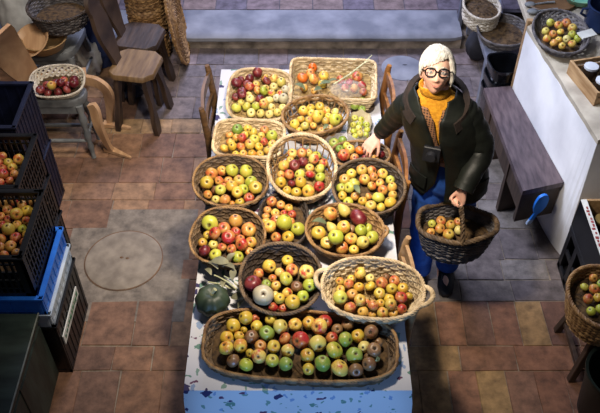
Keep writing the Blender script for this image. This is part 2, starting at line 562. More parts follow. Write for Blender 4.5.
# ------------------------------------------------------------------ baskets
class Plan:
    """Rim outline of a basket, measured where the photograph shows it and set at its real height."""
    def __init__(s, box, rim_z, h, n=2.0, bs=.7, rot=0, curve=.6, tilt=0):
        x0, x1, y0, y1 = box
        cx, cy = (x0 + x1) / 2, (y0 + y1) / 2
        s.c = at(cx, cy, rim_z)
        ry = .15
        for _ in range(12):
            far, near = at(cx, y0, rim_z + tilt * ry), at(cx, y1, rim_z - tilt * ry)
            ry = ry * .5 + (far.y - near.y) / 4
        s.c.y = (far.y + near.y) / 2
        s.c.x = (cx - 300) / px_scale(s.c)
        rx = (x1 - x0) / 2 / px_scale(s.c)
        s.rx, s.ry, s.n, s.bs, s.h, s.rot, s.curve = rx, ry, n, bs, h, rot, curve
        s.rim_z = rim_z
        s.tilt = tilt          # rise of the rim per metre away from the viewer
    def scale(s, t):
        return s.bs + (1 - s.bs) * (max(t, 0) ** s.curve)
    def pt(s, ang, t, k=1.0, off=0.0):
        """Point of the wall at angle ang and relative height t (0 base, 1 rim), moved off outwards."""
        u, v = sup(ang, s.n)
        q = s.scale(t) * k
        x, y = u * (s.rx * q + off), v * (s.ry * q + off)
        c, d = math.cos(s.rot), math.sin(s.rot)
        return Vector((x * c - y * d, x * d + y * c, t * s.h + max(t, 0) * s.tilt * y))
    def rho(s, p):
        x, y = p.x - s.c.x, p.y - s.c.y
        c, d = math.cos(s.rot), math.sin(s.rot)
        x, y = x * c + y * d, -x * d + y * c
        return ((abs(x) / s.rx) ** s.n + (abs(y) / s.ry) ** s.n) ** (1 / s.n)

def twist(path, r, strands=3, turns=20, sub=3, closed=True):
    """A rope of twisted rods along a path."""
    b = MB()
    P = [Vector(p) for p in path]
    k = len(P)
    for st in range(strands):
        pts = []
        for i in range(k):
            t = (P[(i + 1) % k] - P[i - 1]).normalized() if closed else (P[min(i + 1, k - 1)] - P[max(i - 1, 0)]).normalized()
            sx = t.cross(Vector((0, 0, 1)))
            if sx.length < .01: sx = Vector((1, 0, 0))
            sx.normalize()
            sy = t.cross(sx)
            a = 2 * PI * (turns * i / k + st / strands)
            pts.append(P[i] + sx * math.cos(a) * r * .62 + sy * math.sin(a) * r * .62)
        b.tube(pts, r * .62, 5, closed)
    return b

def basket(label, plan, mw, mr=None, stakes=30, rows=None, style='weave', rim_r=.009, rim_turns=26, handles=(), bed=None, group=None, name='wicker_basket', wobble=.0, seed=1, z0=None, cat='basket'):
    p = plan
    root = empty(name, (p.c.x, p.c.y, p.rim_z - p.h), label, cat, group)
    r = random.Random(seed)
    mr = mr or mw
    wv = lambda a: wobble * (math.sin(2 * a + seed) + .6 * math.sin(5 * a + 2 * seed))
    per = PI * (p.rx + p.ry)
    S = stakes - stakes % 2
    N = S * 4
    b = MB()
    if style in ('weave', 'open'):
        rows = rows or max(6, int(p.h / .011))
        sp = p.h / rows
        for k in range(rows):
            if style == 'open' and rows * .5 < k < rows - 2: continue
            t = (k + .5) / rows
            pts = []
            for i in range(N):
                a = 2 * PI * i / N
                o = .0038 * math.cos(S * a / 2 + k * PI)
                q = p.pt(a, t, 1, o)
                q.z += wv(a) * t + r.uniform(-.0006, .0006)
                pts.append(q)
            ln = sp * .66 * (1 + p.tilt * p.ry / p.h)
            b.tube(pts, .0034, 5, True, flat=ln / .0034)
    elif style == 'lattice':
        for sg in (-1, 1):
            for k in range(S):
                pts = []
                for i in range(9):
                    t = i / 8
                    a = 2 * PI * k / S + sg * t * .75
                    pts.append(p.pt(a, t, 1, .0025 * sg))
                b.tube(pts, .0075, 5, flat=.35)
        for t in (.06, .5):
            b.tube([p.pt(2 * PI * i / 60, t) for i in range(60)], .005, 5, True)
    # upright stakes, and the close inner face of a dense weave
    if style != 'lattice':
        for k in range(S):
            a = 2 * PI * k / S
            pts = []
            for i in range(7):
                q = p.pt(a, i / 6)
                q.z += wv(a) * i / 6
                pts.append(q)
            b.tube(pts, .0034, 5)
    if style == 'weave':
        g = []
        for i in range(9):
            ring = []
            for j in range(64):
                q = p.pt(2 * PI * j / 64, i / 8)
                q.z += wv(2 * PI * j / 64) * i / 8
                ring.append(q)
            g.append(ring)
        b.loft(g, False, False)
    b.build('woven_wall', mw, root)
    # base
    b = MB()
    rings = []
    for (k, z) in ((1.0, 0), (1.0, .008), (.6, .009), (.02, .009)):
        rings.append([p.pt(2 * PI * j / 48, 0, k) + Vector((0, 0, z)) for j in range(48)])
    b.loft(rings)
    b.build('woven_base', mw, root)
    # rim
    path = []
    for i in range(N * 2):
        a = 2 * PI * i / (N * 2)
        q = p.pt(a, 1)
        q.z += wv(a)
        path.append(q)
    twist(path, rim_r, 3, rim_turns).build('rim', mr, root)
    for (ang, span, lift, out, hr) in handles:
        pts = []
        for i in range(15):
            t = i / 14
            a = ang + span * (t - .5)
            q = p.pt(a, 1, 1, out * math.sin(PI * t) ** .7)
            q.z += lift * math.sin(PI * t) ** .7
            pts.append(q)
        b = MB()
        fine = []
        for i in range(14 * 4 + 1):
            t = i / 4
            k = min(int(t), 13)
            fine.append(pts[k].lerp(pts[k + 1], t - k))
        twist(fine, hr, 3, 6, closed=False).build('handle', mr, root)
    # what the fruit lies on: straw and shavings over the base
    if bed:
        drop, dome, mb, fib = bed
        zc = p.h - drop
        b = MB()
        rings = [];
        nr = 9
        kk = p.scale(max(zc, .01) / p.h) * .95
        for i in range(nr + 1):
            q = max(1 - i / nr, .01)
            ring = []
            for j in range(48):
                v = p.pt(2 * PI * j / 48, 0, 1 / p.bs * kk * q)
                v.z = max(.011, zc + dome * (1 - q * q) + p.tilt * .5 * v.y + .004 * mnoise.noise(Vector((v.x * 40, v.y * 40, seed))) - .010)
                ring.append(v)
            rings.append(ring)
        b.loft(rings, cap0=False)
        for k in range(fib):
            a, q = r.uniform(0, 2 * PI), math.sqrt(r.random()) * .92
            v = p.pt(a, 0, 1 / p.bs * kk * q)
            v.z = max(.012, zc + dome * (1 - q * q) + p.tilt * .5 * v.y - .007)
            d = r.uniform(0, PI)
            l = r.uniform(.02, .045)
            dx = Vector((math.cos(d), math.sin(d), r.uniform(-.1, .2))) * l
            mid = v + Vector((0, 0, r.uniform(.001, .006)))
            if q * max(p.rx, p.ry) + l > max(p.rx, p.ry) * .97: continue
            b.tube([v - dx, mid, v + dx], .0012, 3)
        tag(b.build('straw_bed', mb, root), kind='stuff')
    return root

# ------------------------------------------------------------------ fruit
def apple_mesh(kind, seed):
    r = random.Random(seed)
    prof = []
    nseg, nr = 22, 15
    for i in range(nr + 1):
        t = i / nr
        th = PI * t
        x = math.sin(th)
        z = -math.cos(th)
        rad = x ** .86 if x > 0 else 0
        if kind == 'apple':
            zz = z * .86
            if t > .5:
                zz -= .27 * math.exp(-(rad / .26) ** 2)
                rad *= 1.0 + .05 * math.sin(PI * t)
            else:
                zz += .20 * math.exp(-(rad / .24) ** 2)
                rad *= .93 + .07 * t * 2
        elif kind == 'conical':
            zz = z * .98
            rad *= (.80 + .22 * min(t * 1.6, 1))
            zz += (.17 * math.exp(-(rad / .24) ** 2)) if t < .5 else (-.25 * math.exp(-(rad / .26) ** 2))
        elif kind == 'flat':
            zz = z * .72
            zz += (.22 * math.exp(-(rad / .28) ** 2)) if t < .5 else (-.24 * math.exp(-(rad / .26) ** 2))
        elif kind == 'pear':
            zz = z * 1.35 + .12
            rad *= (1.0 - .62 * max(0, (t - .42) / .58) ** .9) if t > .42 else 1
            zz += (.12 * math.exp(-(rad / .22) ** 2)) if t < .4 else 0
        elif kind == 'medlar':
            zz = z * .9
            rad *= 1.02 - .25 * max(0, t - .6)
            if t < .5: zz += .26 * math.exp(-(rad / .34) ** 2)
        elif kind == 'mango':
            zz = z * 1.2
            rad *= 1 - .12 * t
        else:
            zz = z * .82
            zz += -.12 * math.exp(-(rad / .2) ** 2) if t > .5 else .05 * math.exp(-(rad / .2) ** 2)
        prof.append((rad, zz))
    prof[0] = (0.012, prof[0][1]); prof[-1] = (0.012, prof[-1][1])
    ph = r.uniform(0, 6)
    lob = .022 if kind in ('apple', 'conical', 'flat') else .012
    b = MB()
    rings = []
    for (rad, z) in prof:
        ring = []
        for j in range(nseg):
            a = 2 * PI * j / nseg
            w = 1 + lob * math.cos(5 * a + ph) * (1 - .5 * z) + .035 * math.cos(a + ph * 2) * (z + .3) + .02 * math.cos(2 * a + ph)
            ring.append(Vector((math.cos(a) * rad * w, math.sin(a) * rad * w, z + .03 * math.cos(a - ph) * rad)))
        rings.append(ring)
    b.loft(rings)
    me = bpy.data.meshes.new(kind)
    me.from_pydata(b.v, [], b.f)
    me.materials.append(M['fruit_skin'])
    me.polygons.foreach_set('use_smooth', [True] * len(me.polygons))
    top = prof[-1][1]; bot = prof[0][1]
    return me, bot, top

def small_mesh(b, m):
    me = bpy.data.meshes.new('m')
    me.from_pydata(b.v, [], b.f)
    me.materials.append(M[m])
    me.polygons.foreach_set('use_smooth', [True] * len(me.polygons))
    return me

SHAPES = {}
for kd, cnt in (('apple', 4), ('conical', 2), ('flat', 2), ('pear', 2), ('medlar', 2), ('mango', 1), ('round', 2)):
    SHAPES[kd] = [apple_mesh(kd, 31 * i + len(kd)) for i in range(cnt)]
_b = MB()
_b.tube([(0, 0, -.05), (.02, 0, .14), (.08, .02, .34)], [.035, .03, .05], 6)
STEM = small_mesh(_b, 'stem_brown')
_b = MB()
for j in range(5):
    a = 2 * PI * j / 5
    _b.tube([(0, 0, .02), (.10 * math.cos(a), .10 * math.sin(a), -.03), (.22 * math.cos(a), .22 * math.sin(a), -.03)], [.07, .065, .015], 4)
_b.ball((0, 0, .0), (.12, .12, .04), 8, 4)
CALYX = small_mesh(_b, 'calyx')

# code: (words, ground colours, blush colour, amount lo, hi)
HUES = {
    'Y': ('yellow', ('c6a63a', 'cfb548', 'b9a03c'), 'c07f3a', -.5, .3),
    'y': ('pale yellow', ('cdbb68', 'c4b65c', 'd4c57a'), 'c2a15a', -.4, .15),
    'L': ('yellow-green', ('b0b040', 'a3ab3b', 'bab84e'), 'b9a94a', -.4, .3),
    'G': ('green', ('7f983c', '738d38', '8ba046'), 'a09a45', -.4, .25),
    'R': ('red', ('bf8246', 'b87840'), '9a2226', .35, .75),
    'D': ('dark red', ('8a4038', '7c3433'), '560d18', .4, .9),
    'O': ('orange', ('cb9a4c', 'cda24e'), 'b25a32', .0, .5),
    'S': ('orange-flushed yellow', ('c9ae50', 'c3a84c'), 'bb6634', .0, .4),
    'P': ('red-flushed yellow', ('d0b860', 'ceb254'), 'b13a30', .0, .4),
    'C': ('orange-red', ('c6944c', 'c08c48'), 'a0352e', .1, .5),
    'B': ('russet brown', ('8a6a48', '7c5f40'), '6d4632', -.1, .4),
    'W': ('ivory', ('bdb495', 'b8ae94'), 'a09a74', -.2, .2),
    'T': ('bright orange', ('d2691e', 'd4742a'), 'c24f18', .0, .4),
}
NUM = ['first', 'second', 'third', 'fourth', 'fifth', 'sixth', 'seventh', 'eighth', 'ninth', 'tenth', 'eleventh', 'twelfth', 'thirteenth', 'fourteenth']

def fruits(spec, where, group, plan=None, drop=.05, dome=.0, z=None, default='apple', parts=True, tilt=0.0, seed=5, kinds=None, limit=.9):
    """spec: 'px py hue size [kind]' for every fruit the photograph shows; each becomes an object on the heap."""
    r = random.Random(seed)
    items = []
    for it in spec.split(';'):
        w = it.split()
        if not w: continue
        items.append([float(w[0]), float(w[1]), w[2], float(w[3]), w[4] if len(w) > 4 else default])
    pos, rad = [], []
    for (px, py, hue, d, kd) in items:
        zz = z if plan is None else plan.rim_z - drop
        p = at(px, py, zz)
        if plan is not None:
            for _ in range(4):
                q = min(plan.rho(p), 1.0)
                dy = p.y - plan.c.y
                rr = d / 2 / px_scale(p)
                p = at(px, py, plan.rim_z - drop + dome * (1 - q * q) + plan.tilt * .5 * dy + rr)
        else:
            p = at(px, py, zz + d / 2 / px_scale(p))
        pos.append(p)
        rad.append(d / 2 / px_scale(p) * 1.06)
    # settle: fruit that would share space slides apart, the smaller one giving way
    orig = [p.copy() for p in pos]
    for it in range(70):
        for i in range(len(pos)):
            for j in range(i + 1, len(pos)):
                d = pos[j] - pos[i]
                L = d.length
                need = (rad[i] + rad[j]) * 1.0
                if L < need:
                    if L < 1e-5: d = Vector((.001, 0, 0)); L = .001
                    push = d / L * (need - L) * .5
                    pos[i] -= push; pos[j] += push
        for i in range(len(pos)):
            pos[i] = pos[i].lerp(orig[i], .03 if it < 50 else 0)
            if plan is not None:
                q = plan.rho(pos[i])
                lim = plan.scale(max(.05, min(1, (pos[i].z - (plan.rim_z - plan.h)) / max(.03, plan.h + plan.tilt * (pos[i].y - plan.c.y))))) - (rad[i] + .007) / min(plan.rx, plan.ry)
                lim = max(lim, .2)
                if q > lim:
                    f = lim / q
                    pos[i].x = plan.c.x + (pos[i].x - plan.c.x) * f
                    pos[i].y = plan.c.y + (pos[i].y - plan.c.y) * f
                qq = min(plan.rho(pos[i]), 1)
                lo = plan.rim_z - drop + dome * (1 - qq * qq) + plan.tilt * .5 * (pos[i].y - plan.c.y) + rad[i] * 1.0
                pos[i].z = max(pos[i].z, lo)
            else:
                pos[i].z = max(pos[i].z, z + rad[i])
    # rows for the labels, nearest row first
    n = len(items)
    md = sorted(i[3] for i in items)[n // 2]
    ys = [i[1] for i in items]
    k = max(1, round((max(ys) - min(ys)) / (1.15 * md)))
    band = lambda y: min(k - 1, int((max(ys) - y) / (max(ys) - min(ys) + 1e-6) * k))
    rows = {}
    for i in range(n): rows.setdefault(band(ys[i]), []).append(i)
    rows = [rows[q] for q in sorted(rows)]
    label = [''] * n
    nm = lambda kd: {'apple': 'apple', 'conical': 'apple', 'flat': 'apple', 'pear': 'pear', 'medlar': 'medlar', 'mango': 'mango', 'round': 'orange'}.get(kd, kd)
    kname = [(kinds or nm)(it[4]) if kinds else nm(it[4]) for it in items]
    for ri, row in enumerate(rows):
        row.sort(key=lambda i: items[i][0])
        for c, i in enumerate(row):
            hw = HUES[items[i][2]][0]
            same = [j for j in range(n) if HUES[items[j][2]][0] == hw and kname[j] == kname[i]]
            if len(same) == 1:
                label[i] = 'the only %s %s in %s' % (hw, kname[i], where)
                continue
            rw = '' if len(rows) == 1 else (', front row' if ri == 0 else ', back row' if ri == len(rows) - 1 else ', %s row from front' % NUM[ri])
            inrow = [j for j in row if HUES[items[j][2]][0] == hw and kname[j] == kname[i]]
            if len(row) == 1: cl = ''
            elif len(inrow) == 1 and len(row) > 2: cl = ', only one such'
            elif c == 0: cl = ', leftmost'
            elif c == len(row) - 1: cl = ', rightmost'
            else: cl = ', %s from left' % NUM[c] if c < len(row) / 2 else ', %s from right' % NUM[len(row) - 1 - c]
            label[i] = '%s %s in %s%s%s' % (hw, kname[i], where, rw, cl)
    for i, (px, py, hue, d, kd) in enumerate(items):
        words, grounds, blush, lo, hi = HUES[hue]
        small = kname[i] == 'apple' and d <= SMALL and group not in KEEP_ALL
        if kd == 'apple' and r.random() < .3: shape = r.choice(['conical', 'flat'])
        else: shape = kd
        me, bot, top = r.choice(SHAPES[shape])
        if not small:
            o = bpy.data.objects.new(kname[i], me)
            COL.objects.link(o)
            o.location = pos[i]
        R_ = rad[i] * .965
        if shape == 'pear': R_ *= .8
        eye_up = r.random() < .68
        th = r.uniform(0, 60)
        az = r.uniform(0, 2 * PI)
        ax = Vector((math.sin(R(th)) * math.cos(az), math.sin(R(th)) * math.sin(az) - .35, math.cos(R(th)))).normalized()
        if shape in ('pear', 'mango'):
            ax = Vector((math.cos(2.2), math.sin(2.2), .25)).normalized(); eye_up = False
        if shape == 'medlar': eye_up = True
        if eye_up: ax = -ax
        q = Vector((0, 0, 1)).rotation_difference(ax) @ Quaternion((0, 0, 1), r.uniform(0, 6.28))
        g = lin(r.choice(grounds))
        v = r.uniform(.78, 1.04)
        if small:
            n0 = len(REST['v'])
            sd = r.random()
            for vt in me.vertices:
                REST['v'].append(tuple(pos[i] + (q @ vt.co) * R_))
                REST['lc'].extend(tuple(vt.co + Vector((37, 19, 53)) * sd))
                REST['ax'].append(vt.co.xy.length)
                REST['g'].extend((g[0] * v, g[1] * v, g[2] * v, 1))
                REST['b'].extend((*lin(blush), 1))
            am = r.uniform(lo, hi)
            REST['a'].extend([am] * len(me.vertices))
            for p_ in me.polygons: REST['f'].append(tuple(x + n0 for x in p_.vertices))
            continue
        o.scale = (R_, R_, R_)
        o.rotation_mode = 'QUATERNION'
        o.rotation_quaternion = q
        o.color = (g[0] * v, g[1] * v, g[2] * v, 1)
        o['blush'] = [float(x) for x in lin(blush)]
        o['blush_amount'] = r.uniform(lo, hi)
        tag(o, label[i], kname[i], group)
        if parts and d >= 8:
            s = bpy.data.objects.new('calyx', CALYX); COL.objects.link(s); s.parent = o
            s.location = (0, 0, bot - .0)
            if shape == 'medlar': s.scale = (2.2, 2.2, 1.5)
            s = bpy.data.objects.new('stem', STEM); COL.objects.link(s); s.parent = o
            s.location = (0, 0, top)
    return items

REST = {'v': [], 'f': [], 'lc': [], 'ax': [], 'g': [], 'b': [], 'a': []}
SMALL = 8.4
KEEP_ALL = ()
def rest_of_the_apples():
    me = bpy.data.meshes.new('small_apples')
    me.from_pydata(REST['v'], [], REST['f'])
    me.materials.append(M['fruit_skin_many'])
    me.polygons.foreach_set('use_smooth', [True] * len(me.polygons))
    me.attributes.new('local', 'FLOAT_VECTOR', 'POINT').data.foreach_set('vector', REST['lc'])
    me.attributes.new('axis_distance', 'FLOAT', 'POINT').data.foreach_set('value', REST['ax'])
    me.attributes.new('ground', 'FLOAT_COLOR', 'POINT').data.foreach_set('color', REST['g'])
    me.attributes.new('blush', 'FLOAT_COLOR', 'POINT').data.foreach_set('color', REST['b'])
    me.attributes.new('blush_amount', 'FLOAT', 'POINT').data.foreach_set('value', REST['a'])
    o = bpy.data.objects.new('small_apples', me)
    COL.objects.link(o)
    tag(o, 'the smallest apples scattered among the larger ones in the baskets and crates', 'apples', kind='stuff')

P = {}
B = {}
def table_baskets():
    P['tray'] = Plan((203, 397, 311, 380), .815, .062, 3.4, .93, R(-4), .7, .12)
    P['dark'] = Plan((240, 322, 243, 314), .895, .115, 2.1, .58, 0, .6, .26)
    P['two'] = Plan((322, 424, 258, 319), .91, .12, 2.3, .62, R(-6), .65, .24)
    P['tan'] = Plan((306, 384, 204, 256), .865, .105, 2.1, .62, R(-8), .6, .2)
    P['brown'] = Plan((190, 265, 208, 265), .865, .105, 2.3, .62, R(-6), .6, .2)
    P['oval'] = Plan((193, 268, 155, 206), .87, .11, 2.2, .62, R(-4), .6, .25)
    P['mid'] = Plan((259, 308, 194, 246), .825, .065, 2.6, .82, 0, .7)
    P['hoop'] = Plan((268, 336, 134, 199), .90, .14, 2.1, .58, R(5), .6, .28)
    P['round'] = Plan((333, 405, 159, 214), .88, .12, 2.1, .66, R(-10), .55, .15)
    P['square'] = Plan((214, 284, 120, 157), .86, .10, 4.2, .74, R(-3), .7, .1)
    P['redone'] = Plan((228, 291, 69, 120), .86, .10, 3.6, .74, R(-4), .7, .25)
    P['yellow'] = Plan((282, 349, 96, 133), .885, .125, 2.1, .6, R(16), .6, .15)
    P['hamper'] = Plan((290, 376, 59, 99), .87, .115, 9, .86, R(-3), .9, .2)
    P['dish'] = Plan((331, 390, 141, 167), .815, .058, 2.2, .75, 0, .6)
    bk = lambda *a, **k: basket(*a, **k)
    B['tray'] = bk('long shallow brown wicker tray heaped with fruit at the near end of the table', P['tray'], 'wick_brown', 'wick_tan', 54, style='weave', rim_r=.006, rim_turns=70, bed=(.038, .02, 'straw_dark', 150), name='wicker_tray', wobble=.004, seed=3)
    B['dark'] = bk('round dark openwork basket holding a big ivory quince, behind the front tray', P['dark'], 'wick_dark', 'wick_brown', 34, rim_r=.007, bed=(.065, .02, 'straw_dark', 40), seed=5)
    B['two'] = bk('pale oval two-handled willow basket overhanging the near table edge', P['two'], 'wick_willow', 'wick_pale', 44, rim_r=.0065, handles=((R(-8), .62, .012, .035, .009), (R(172), .62, .012, .03, .009)), bed=(.065, .015, 'straw', 200), seed=7)
    B['tan'] = bk('tan round basket with pears and one dark red mango', P['tan'], 'wick_tan', 'wick_tan', 36, rim_r=.006, handles=((R(4), .4, .01, .015, .007), (R(-72), .4, .004, .02, .007)), bed=(.045, .02, 'straw_dark', 60), seed=9)
    B['brown'] = bk('brown round basket of orange and red apples above the squash', P['brown'], 'wick_brown', 'wick_tan', 36, rim_r=.005, bed=(.052, .018, 'straw_dark', 60), wobble=.005, seed=11)
    B['oval'] = bk('wide oval brown basket with a deep empty back wall, by the table edge', P['oval'], 'wick_brown', 'wick_tan', 38, rim_r=.005, bed=(.068, .015, 'straw_dark', 40), seed=13)
    B['mid'] = bk('small dark squarish basket wedged in the middle of the table', P['mid'], 'wick_dark', 'wick_dark', 30, rim_r=.006, bed=(.035, .01, 'straw_dark', 20), seed=15)
    B['hoop'] = bk('deep open hoop basket lined with straw in the centre of the table', P['hoop'], 'wick_tan', 'wick_pale', 26, style='open', rim_r=.0075, rim_turns=22, bed=(.08, .03, 'straw', 420), seed=17)
    B['round'] = bk('dark-walled round basket full of yellow apples beside the woman', P['round'], 'wick_dark', 'wick_brown', 36, rim_r=.0065, bed=(.058, .022, 'straw_dark', 40), seed=19)
    B['square'] = bk('pale squarish basket with rough straw rim full of small apples', P['square'], 'wick_pale', 'wick_pale', 40, rim_r=.008, rim_turns=46, bed=(.042, .015, 'straw', 60), seed=21)
    B['redone'] = bk('pale squarish basket of dark red and pale apples at the far end', P['redone'], 'wick_pale', 'wick_pale', 40, rim_r=.0075, rim_turns=46, bed=(.035, .015, 'straw', 60), seed=23)
    B['yellow'] = bk('oval openwork basket of yellow apples in front of the hamper', P['yellow'], 'wick_tan', 'wick_tan', 28, style='open', rim_r=.007, bed=(.065, .02, 'straw', 120), seed=25)
    B['hamper'] = bk('rectangular willow hamper of orange fruit at the far table end', P['hamper'], 'wick_willow', 'wick_pale', 48, rim_r=.007, rim_turns=50, bed=(.05, .015, 'straw', 60), name='willow_hamper', seed=27)
    B['dish'] = bk('low wicker dish of orange fruit under the hand of the woman', P['dish'], 'wick_brown', 'wick_tan', 30, rim_r=.006, bed=(.03, .01, 'straw_dark', 20), seed=29, name='wicker_dish', cat='dish')

def table_fruit():
    g = 'apples in the long front tray'
    fruits('231 321 Y 14;219.5 328 Y 14;214 338 Y 13.5;221 348 Y 14;238 348 Y 14;241 360.5 L 14;228.7 357 B 13;237 333 Y 10;243 331 Y 7;252 326.6 Y 12;250 318.6 R 9;270.6 319.4 Y 12;265 332.7 G 15;281.5 327.4 y 15;250 338.7 B 14;261 346 C 12;272.3 346.7 Y 13;248.8 353.3 Y 9;257 358.8 P 14;269.4 360.5 L 13;283.2 362.5 G 14;286 339.7 R 13;287.5 350.3 P 13;295.3 325 P 13;308.5 323.7 Y 14;334 318.6 R 14;346.7 325 B 12 medlar;321.5 329.5 P 16;337.5 330 B 11 medlar;302.5 340.8 R 17;318.2 341.2 y 17;335.8 338.5 R 12;348.4 340 G 15;363.4 338.7 Y 13;377 337.5 B 14 medlar;389 343.6 B 10 medlar;386.7 353.3 B 14 medlar;333.9 349.6 L 18;310.3 354 Y 14;308.4 367.5 Y 12;324.2 363.4 G 16;341.6 363.4 P 17;355.7 356.2 G 16;365.4 350.4 y 12;375 351.3 B 8 medlar;375.5 358 y 8;367.8 359.3 B 8 medlar;365.9 369 B 14 medlar;379.4 369 B 14 medlar',
           'the long front tray', g, P['tray'], .038, .02, seed=1)
    fruits('288 262 Y 12 flat;268.7 268.4 Y 14;279.2 273.7 P 10;290.5 270.8 C 13;305 274 P 15;259.5 275 C 11;271.6 279.8 O 8;255 285.1 D 17;265.8 283.4 G 9;276 287 S 10;287.4 282.2 L 14;294.2 288.3 B 11;306.8 287 L 14;299.5 295.5 L 12;287.4 294.8 P 11;274.8 296.7 y 8;280.8 298.4 Y 11;261.5 299.9 W 20;292.5 302.8 Y 15;274.8 306 R 10;282.8 306.4 R 9',
           'the round dark basket', 'apples in the round dark basket', P['dark'], .065, .02, seed=2)
    fruits('336.5 281.3 S 9;345.8 283 O 10;352 280.5 Y 8;359.1 276 P 12;368.5 278 y 9;357.8 288.5 Y 10;342.4 290.6 S 9;351.4 294 O 11;338.6 300.7 L 14;345.3 307 C 12;371.4 286 Y 11;381.3 284.5 C 12;393.2 284 R 11;386 278 B 8;380 294.6 Y 11;391.9 291.4 Y 11;402.6 290 Y 11;407 295 Y 8;391 299 Y 10;401.2 300.7 R 12;356.5 307 S 12;366.6 306.6 S 8;381.3 304 Y 9;375 308.4 C 11;390 306.6 S 11;399.4 309.8 R 10;364.7 312.4 O 11;384 312.7 S 12;374.6 316 O 8;393 313 O 9',
           'the pale two-handled basket', 'apples in the pale two-handled basket', P['two'], .065, .015, seed=3)
    fruits('328.7 211.3 Y 10;342 213 y 15 pear;354 215 S 9;332.4 219 O 14;357.3 223.4 D 16 mango;340.8 226.3 S 9;331.2 233 y 13 pear;321.5 235.3 Y 14;342.5 234.8 Y 13;350.5 231 B 10;360.2 237.2 L 12;367 230 L 10;370 241.3 L 13;335.5 242 y 11;324 245.2 S 13;348 242.5 S 13;362 246.2 y 13;333 249.3 L 15;347 252.2 O 13;356.6 252.5 Y 10',
           'the tan round basket', 'fruit in the tan round basket', P['tan'], .045, .02, seed=4)
    fruits('212 225 L 16;235 224.6 O 14;223.7 230.4 C 13;234 231.6 R 10;246 232.4 O 15;216.5 238.4 R 13;208 236.7 Y 9;204 242.5 Y 9;203.6 250.5 D 12;212 246.2 y 9;214 253 L 12;221.3 247 C 9;229.8 239.2 R 14;241.2 244.5 R 13;237 238.4 R 10;230.3 249.3 C 10;250.4 242.8 S 11;237.8 255 L 12;248 251 O 9',
           'the brown basket above the squash', 'apples in the brown basket', P['brown'], .052, .018, seed=5)
    fruits('221.3 169.5 O 10;214.5 175.6 O 12;231 174.4 L 13;250.4 175.6 L 13;220.6 180.7 O 9;228.6 181.2 C 9;238.8 180 S 11;248 184.3 L 12;211 186 Y 13;223 187.2 C 8;233 187.7 Y 12;214.8 189.6 B 8;243 190.8 L 11;257.2 190 Y 13;208.5 194 O 9;220.6 195.2 L 11;217.2 198.8 y 9;229 199.3 C 11;239.5 197 Y 11;250 197 C 10;242.6 203 Y 9;230 203.5 O 6',
           'the wide oval brown basket', 'apples in the wide oval basket', P['oval'], .068, .015, seed=6)
    fruits('263.5 206.7 C 8;272.2 205.3 C 10;278 206 O 9;285.5 208.3 S 9;275.7 213.5 S 9;265.6 215 O 8;266.8 222 S 9;276.8 222 C 13;291.3 214.2 R 9;290.8 222 O 8;273.3 233.5 S 13;288.5 229 L 16;285 240 Y 12;299 239 L 14;275 242 C 11;284 213 R 7;266 229 B 7',
           'the small dark middle basket', 'apples in the small dark basket', P['mid'], .035, .01, seed=7)
    fruits('292 151.5 P 10;303 154.4 C 10;317 153.4 L 9;309.6 151.5 P 8;290.3 159.5 S 8;313.8 160 P 11;286.6 165.3 S 11;302.9 163.6 D 10;296.3 168 D 11;323.4 163 C 9;310 166.5 S 9;308 173.3 R 10;318 170.8 L 10;317 177.4 L 10;291 176.2 R 10;300 177 L 10;301.2 183.4 Y 11;292 183.4 D 8;283 185.4 Y 11;290.3 190.2 Y 9;297.5 191 Y 10;304 194.3 Y 13;315.7 185.9 R 11;284 175.7 O 8',
           'the straw-lined hoop basket', 'apples in the straw-lined hoop basket', P['hoop'], .08, .03, seed=8)
    fruits('346.6 172 Y 10;358 172.8 S 11;368 171.3 C 10;383 174.5 S 11;340.6 179.8 S 11;350.7 181.7 L 11;363 180.5 S 11;373.7 177.6 C 9;389.7 180.5 L 9;378.8 183 S 9;338.2 187.3 L 10;347 190.7 L 11;371.3 185.4 S 9;382.5 189.5 O 10;392 187.3 O 10;339.4 195.8 Y 9;353.4 198.2 O 9;345.4 201 L 10;361.6 201 Y 9;369.6 197 O 7;378.8 198 L 12;392.6 194.6 S 9;389 202.3 Y 12;370.4 204.3 S 11;378.8 207.2 Y 9',
           'the dark-walled round basket', 'apples in the dark-walled round basket', P['round'], .058, .022, seed=9)
    fruits('238 129.5 G 11;248 130.3 Y 9;264.3 130.8 C 9;272 135.6 L 11;231.6 135.6 O 8;231.6 142 S 9;227.5 148.4 Y 9;235.8 149 Y 9;239 138.7 S 8;241.3 141.6 R 9;245 137 Y 8;251.5 136.8 Y 9;258.8 135.8 S 8;255 140.7 L 10;263 143.6 C 8;270.4 144.3 S 9;249.8 146.5 S 10;241.8 147.2 O 9;257 148.4 Y 9;267.5 150.8 S 10;261 152 Y 8;242.5 153.3 S 8;252.2 153.3 Y 8;233 154.5 Y 7',
           'the pale square basket', 'apples in the pale square basket', P['square'], .042, .015, seed=10)
    fruits('236.8 84 D 11;243.3 80.8 D 8;250 78.6 D 9;257.4 76 D 10;264 75.4 P 8;274.3 77 P 9;267 81.5 D 9;255 85 P 8;246.5 86.3 D 9;240.4 90 D 9;239.2 96 D 8;245.3 100 D 9;249 91 R 9;257.4 90.7 P 8;258.6 100.8 D 9;249 95.3 y 7;264.6 94.8 L 9;265.8 89.2 P 8;273 86.3 y 8;280 84 y 10;284 88.7 W 8;281 93 P 7;251.3 101.3 y 9;252.5 107 L 9;262.2 109.3 P 10;266.3 102 y 9;272 96.5 P 8;278 99.6 W 8;284 104.5 W 10;246.5 110.5 L 9;238.7 113 L 10;251.3 116 y 9;259.8 116.6 y 9;269.5 109.3 y 8;269.5 116 y 8;276.7 114 y 8;281.6 109.3 y 8;241.6 107 y 7',
           'the far pale basket', 'apples in the far pale basket', P['redone'], .035, .015, seed=11)
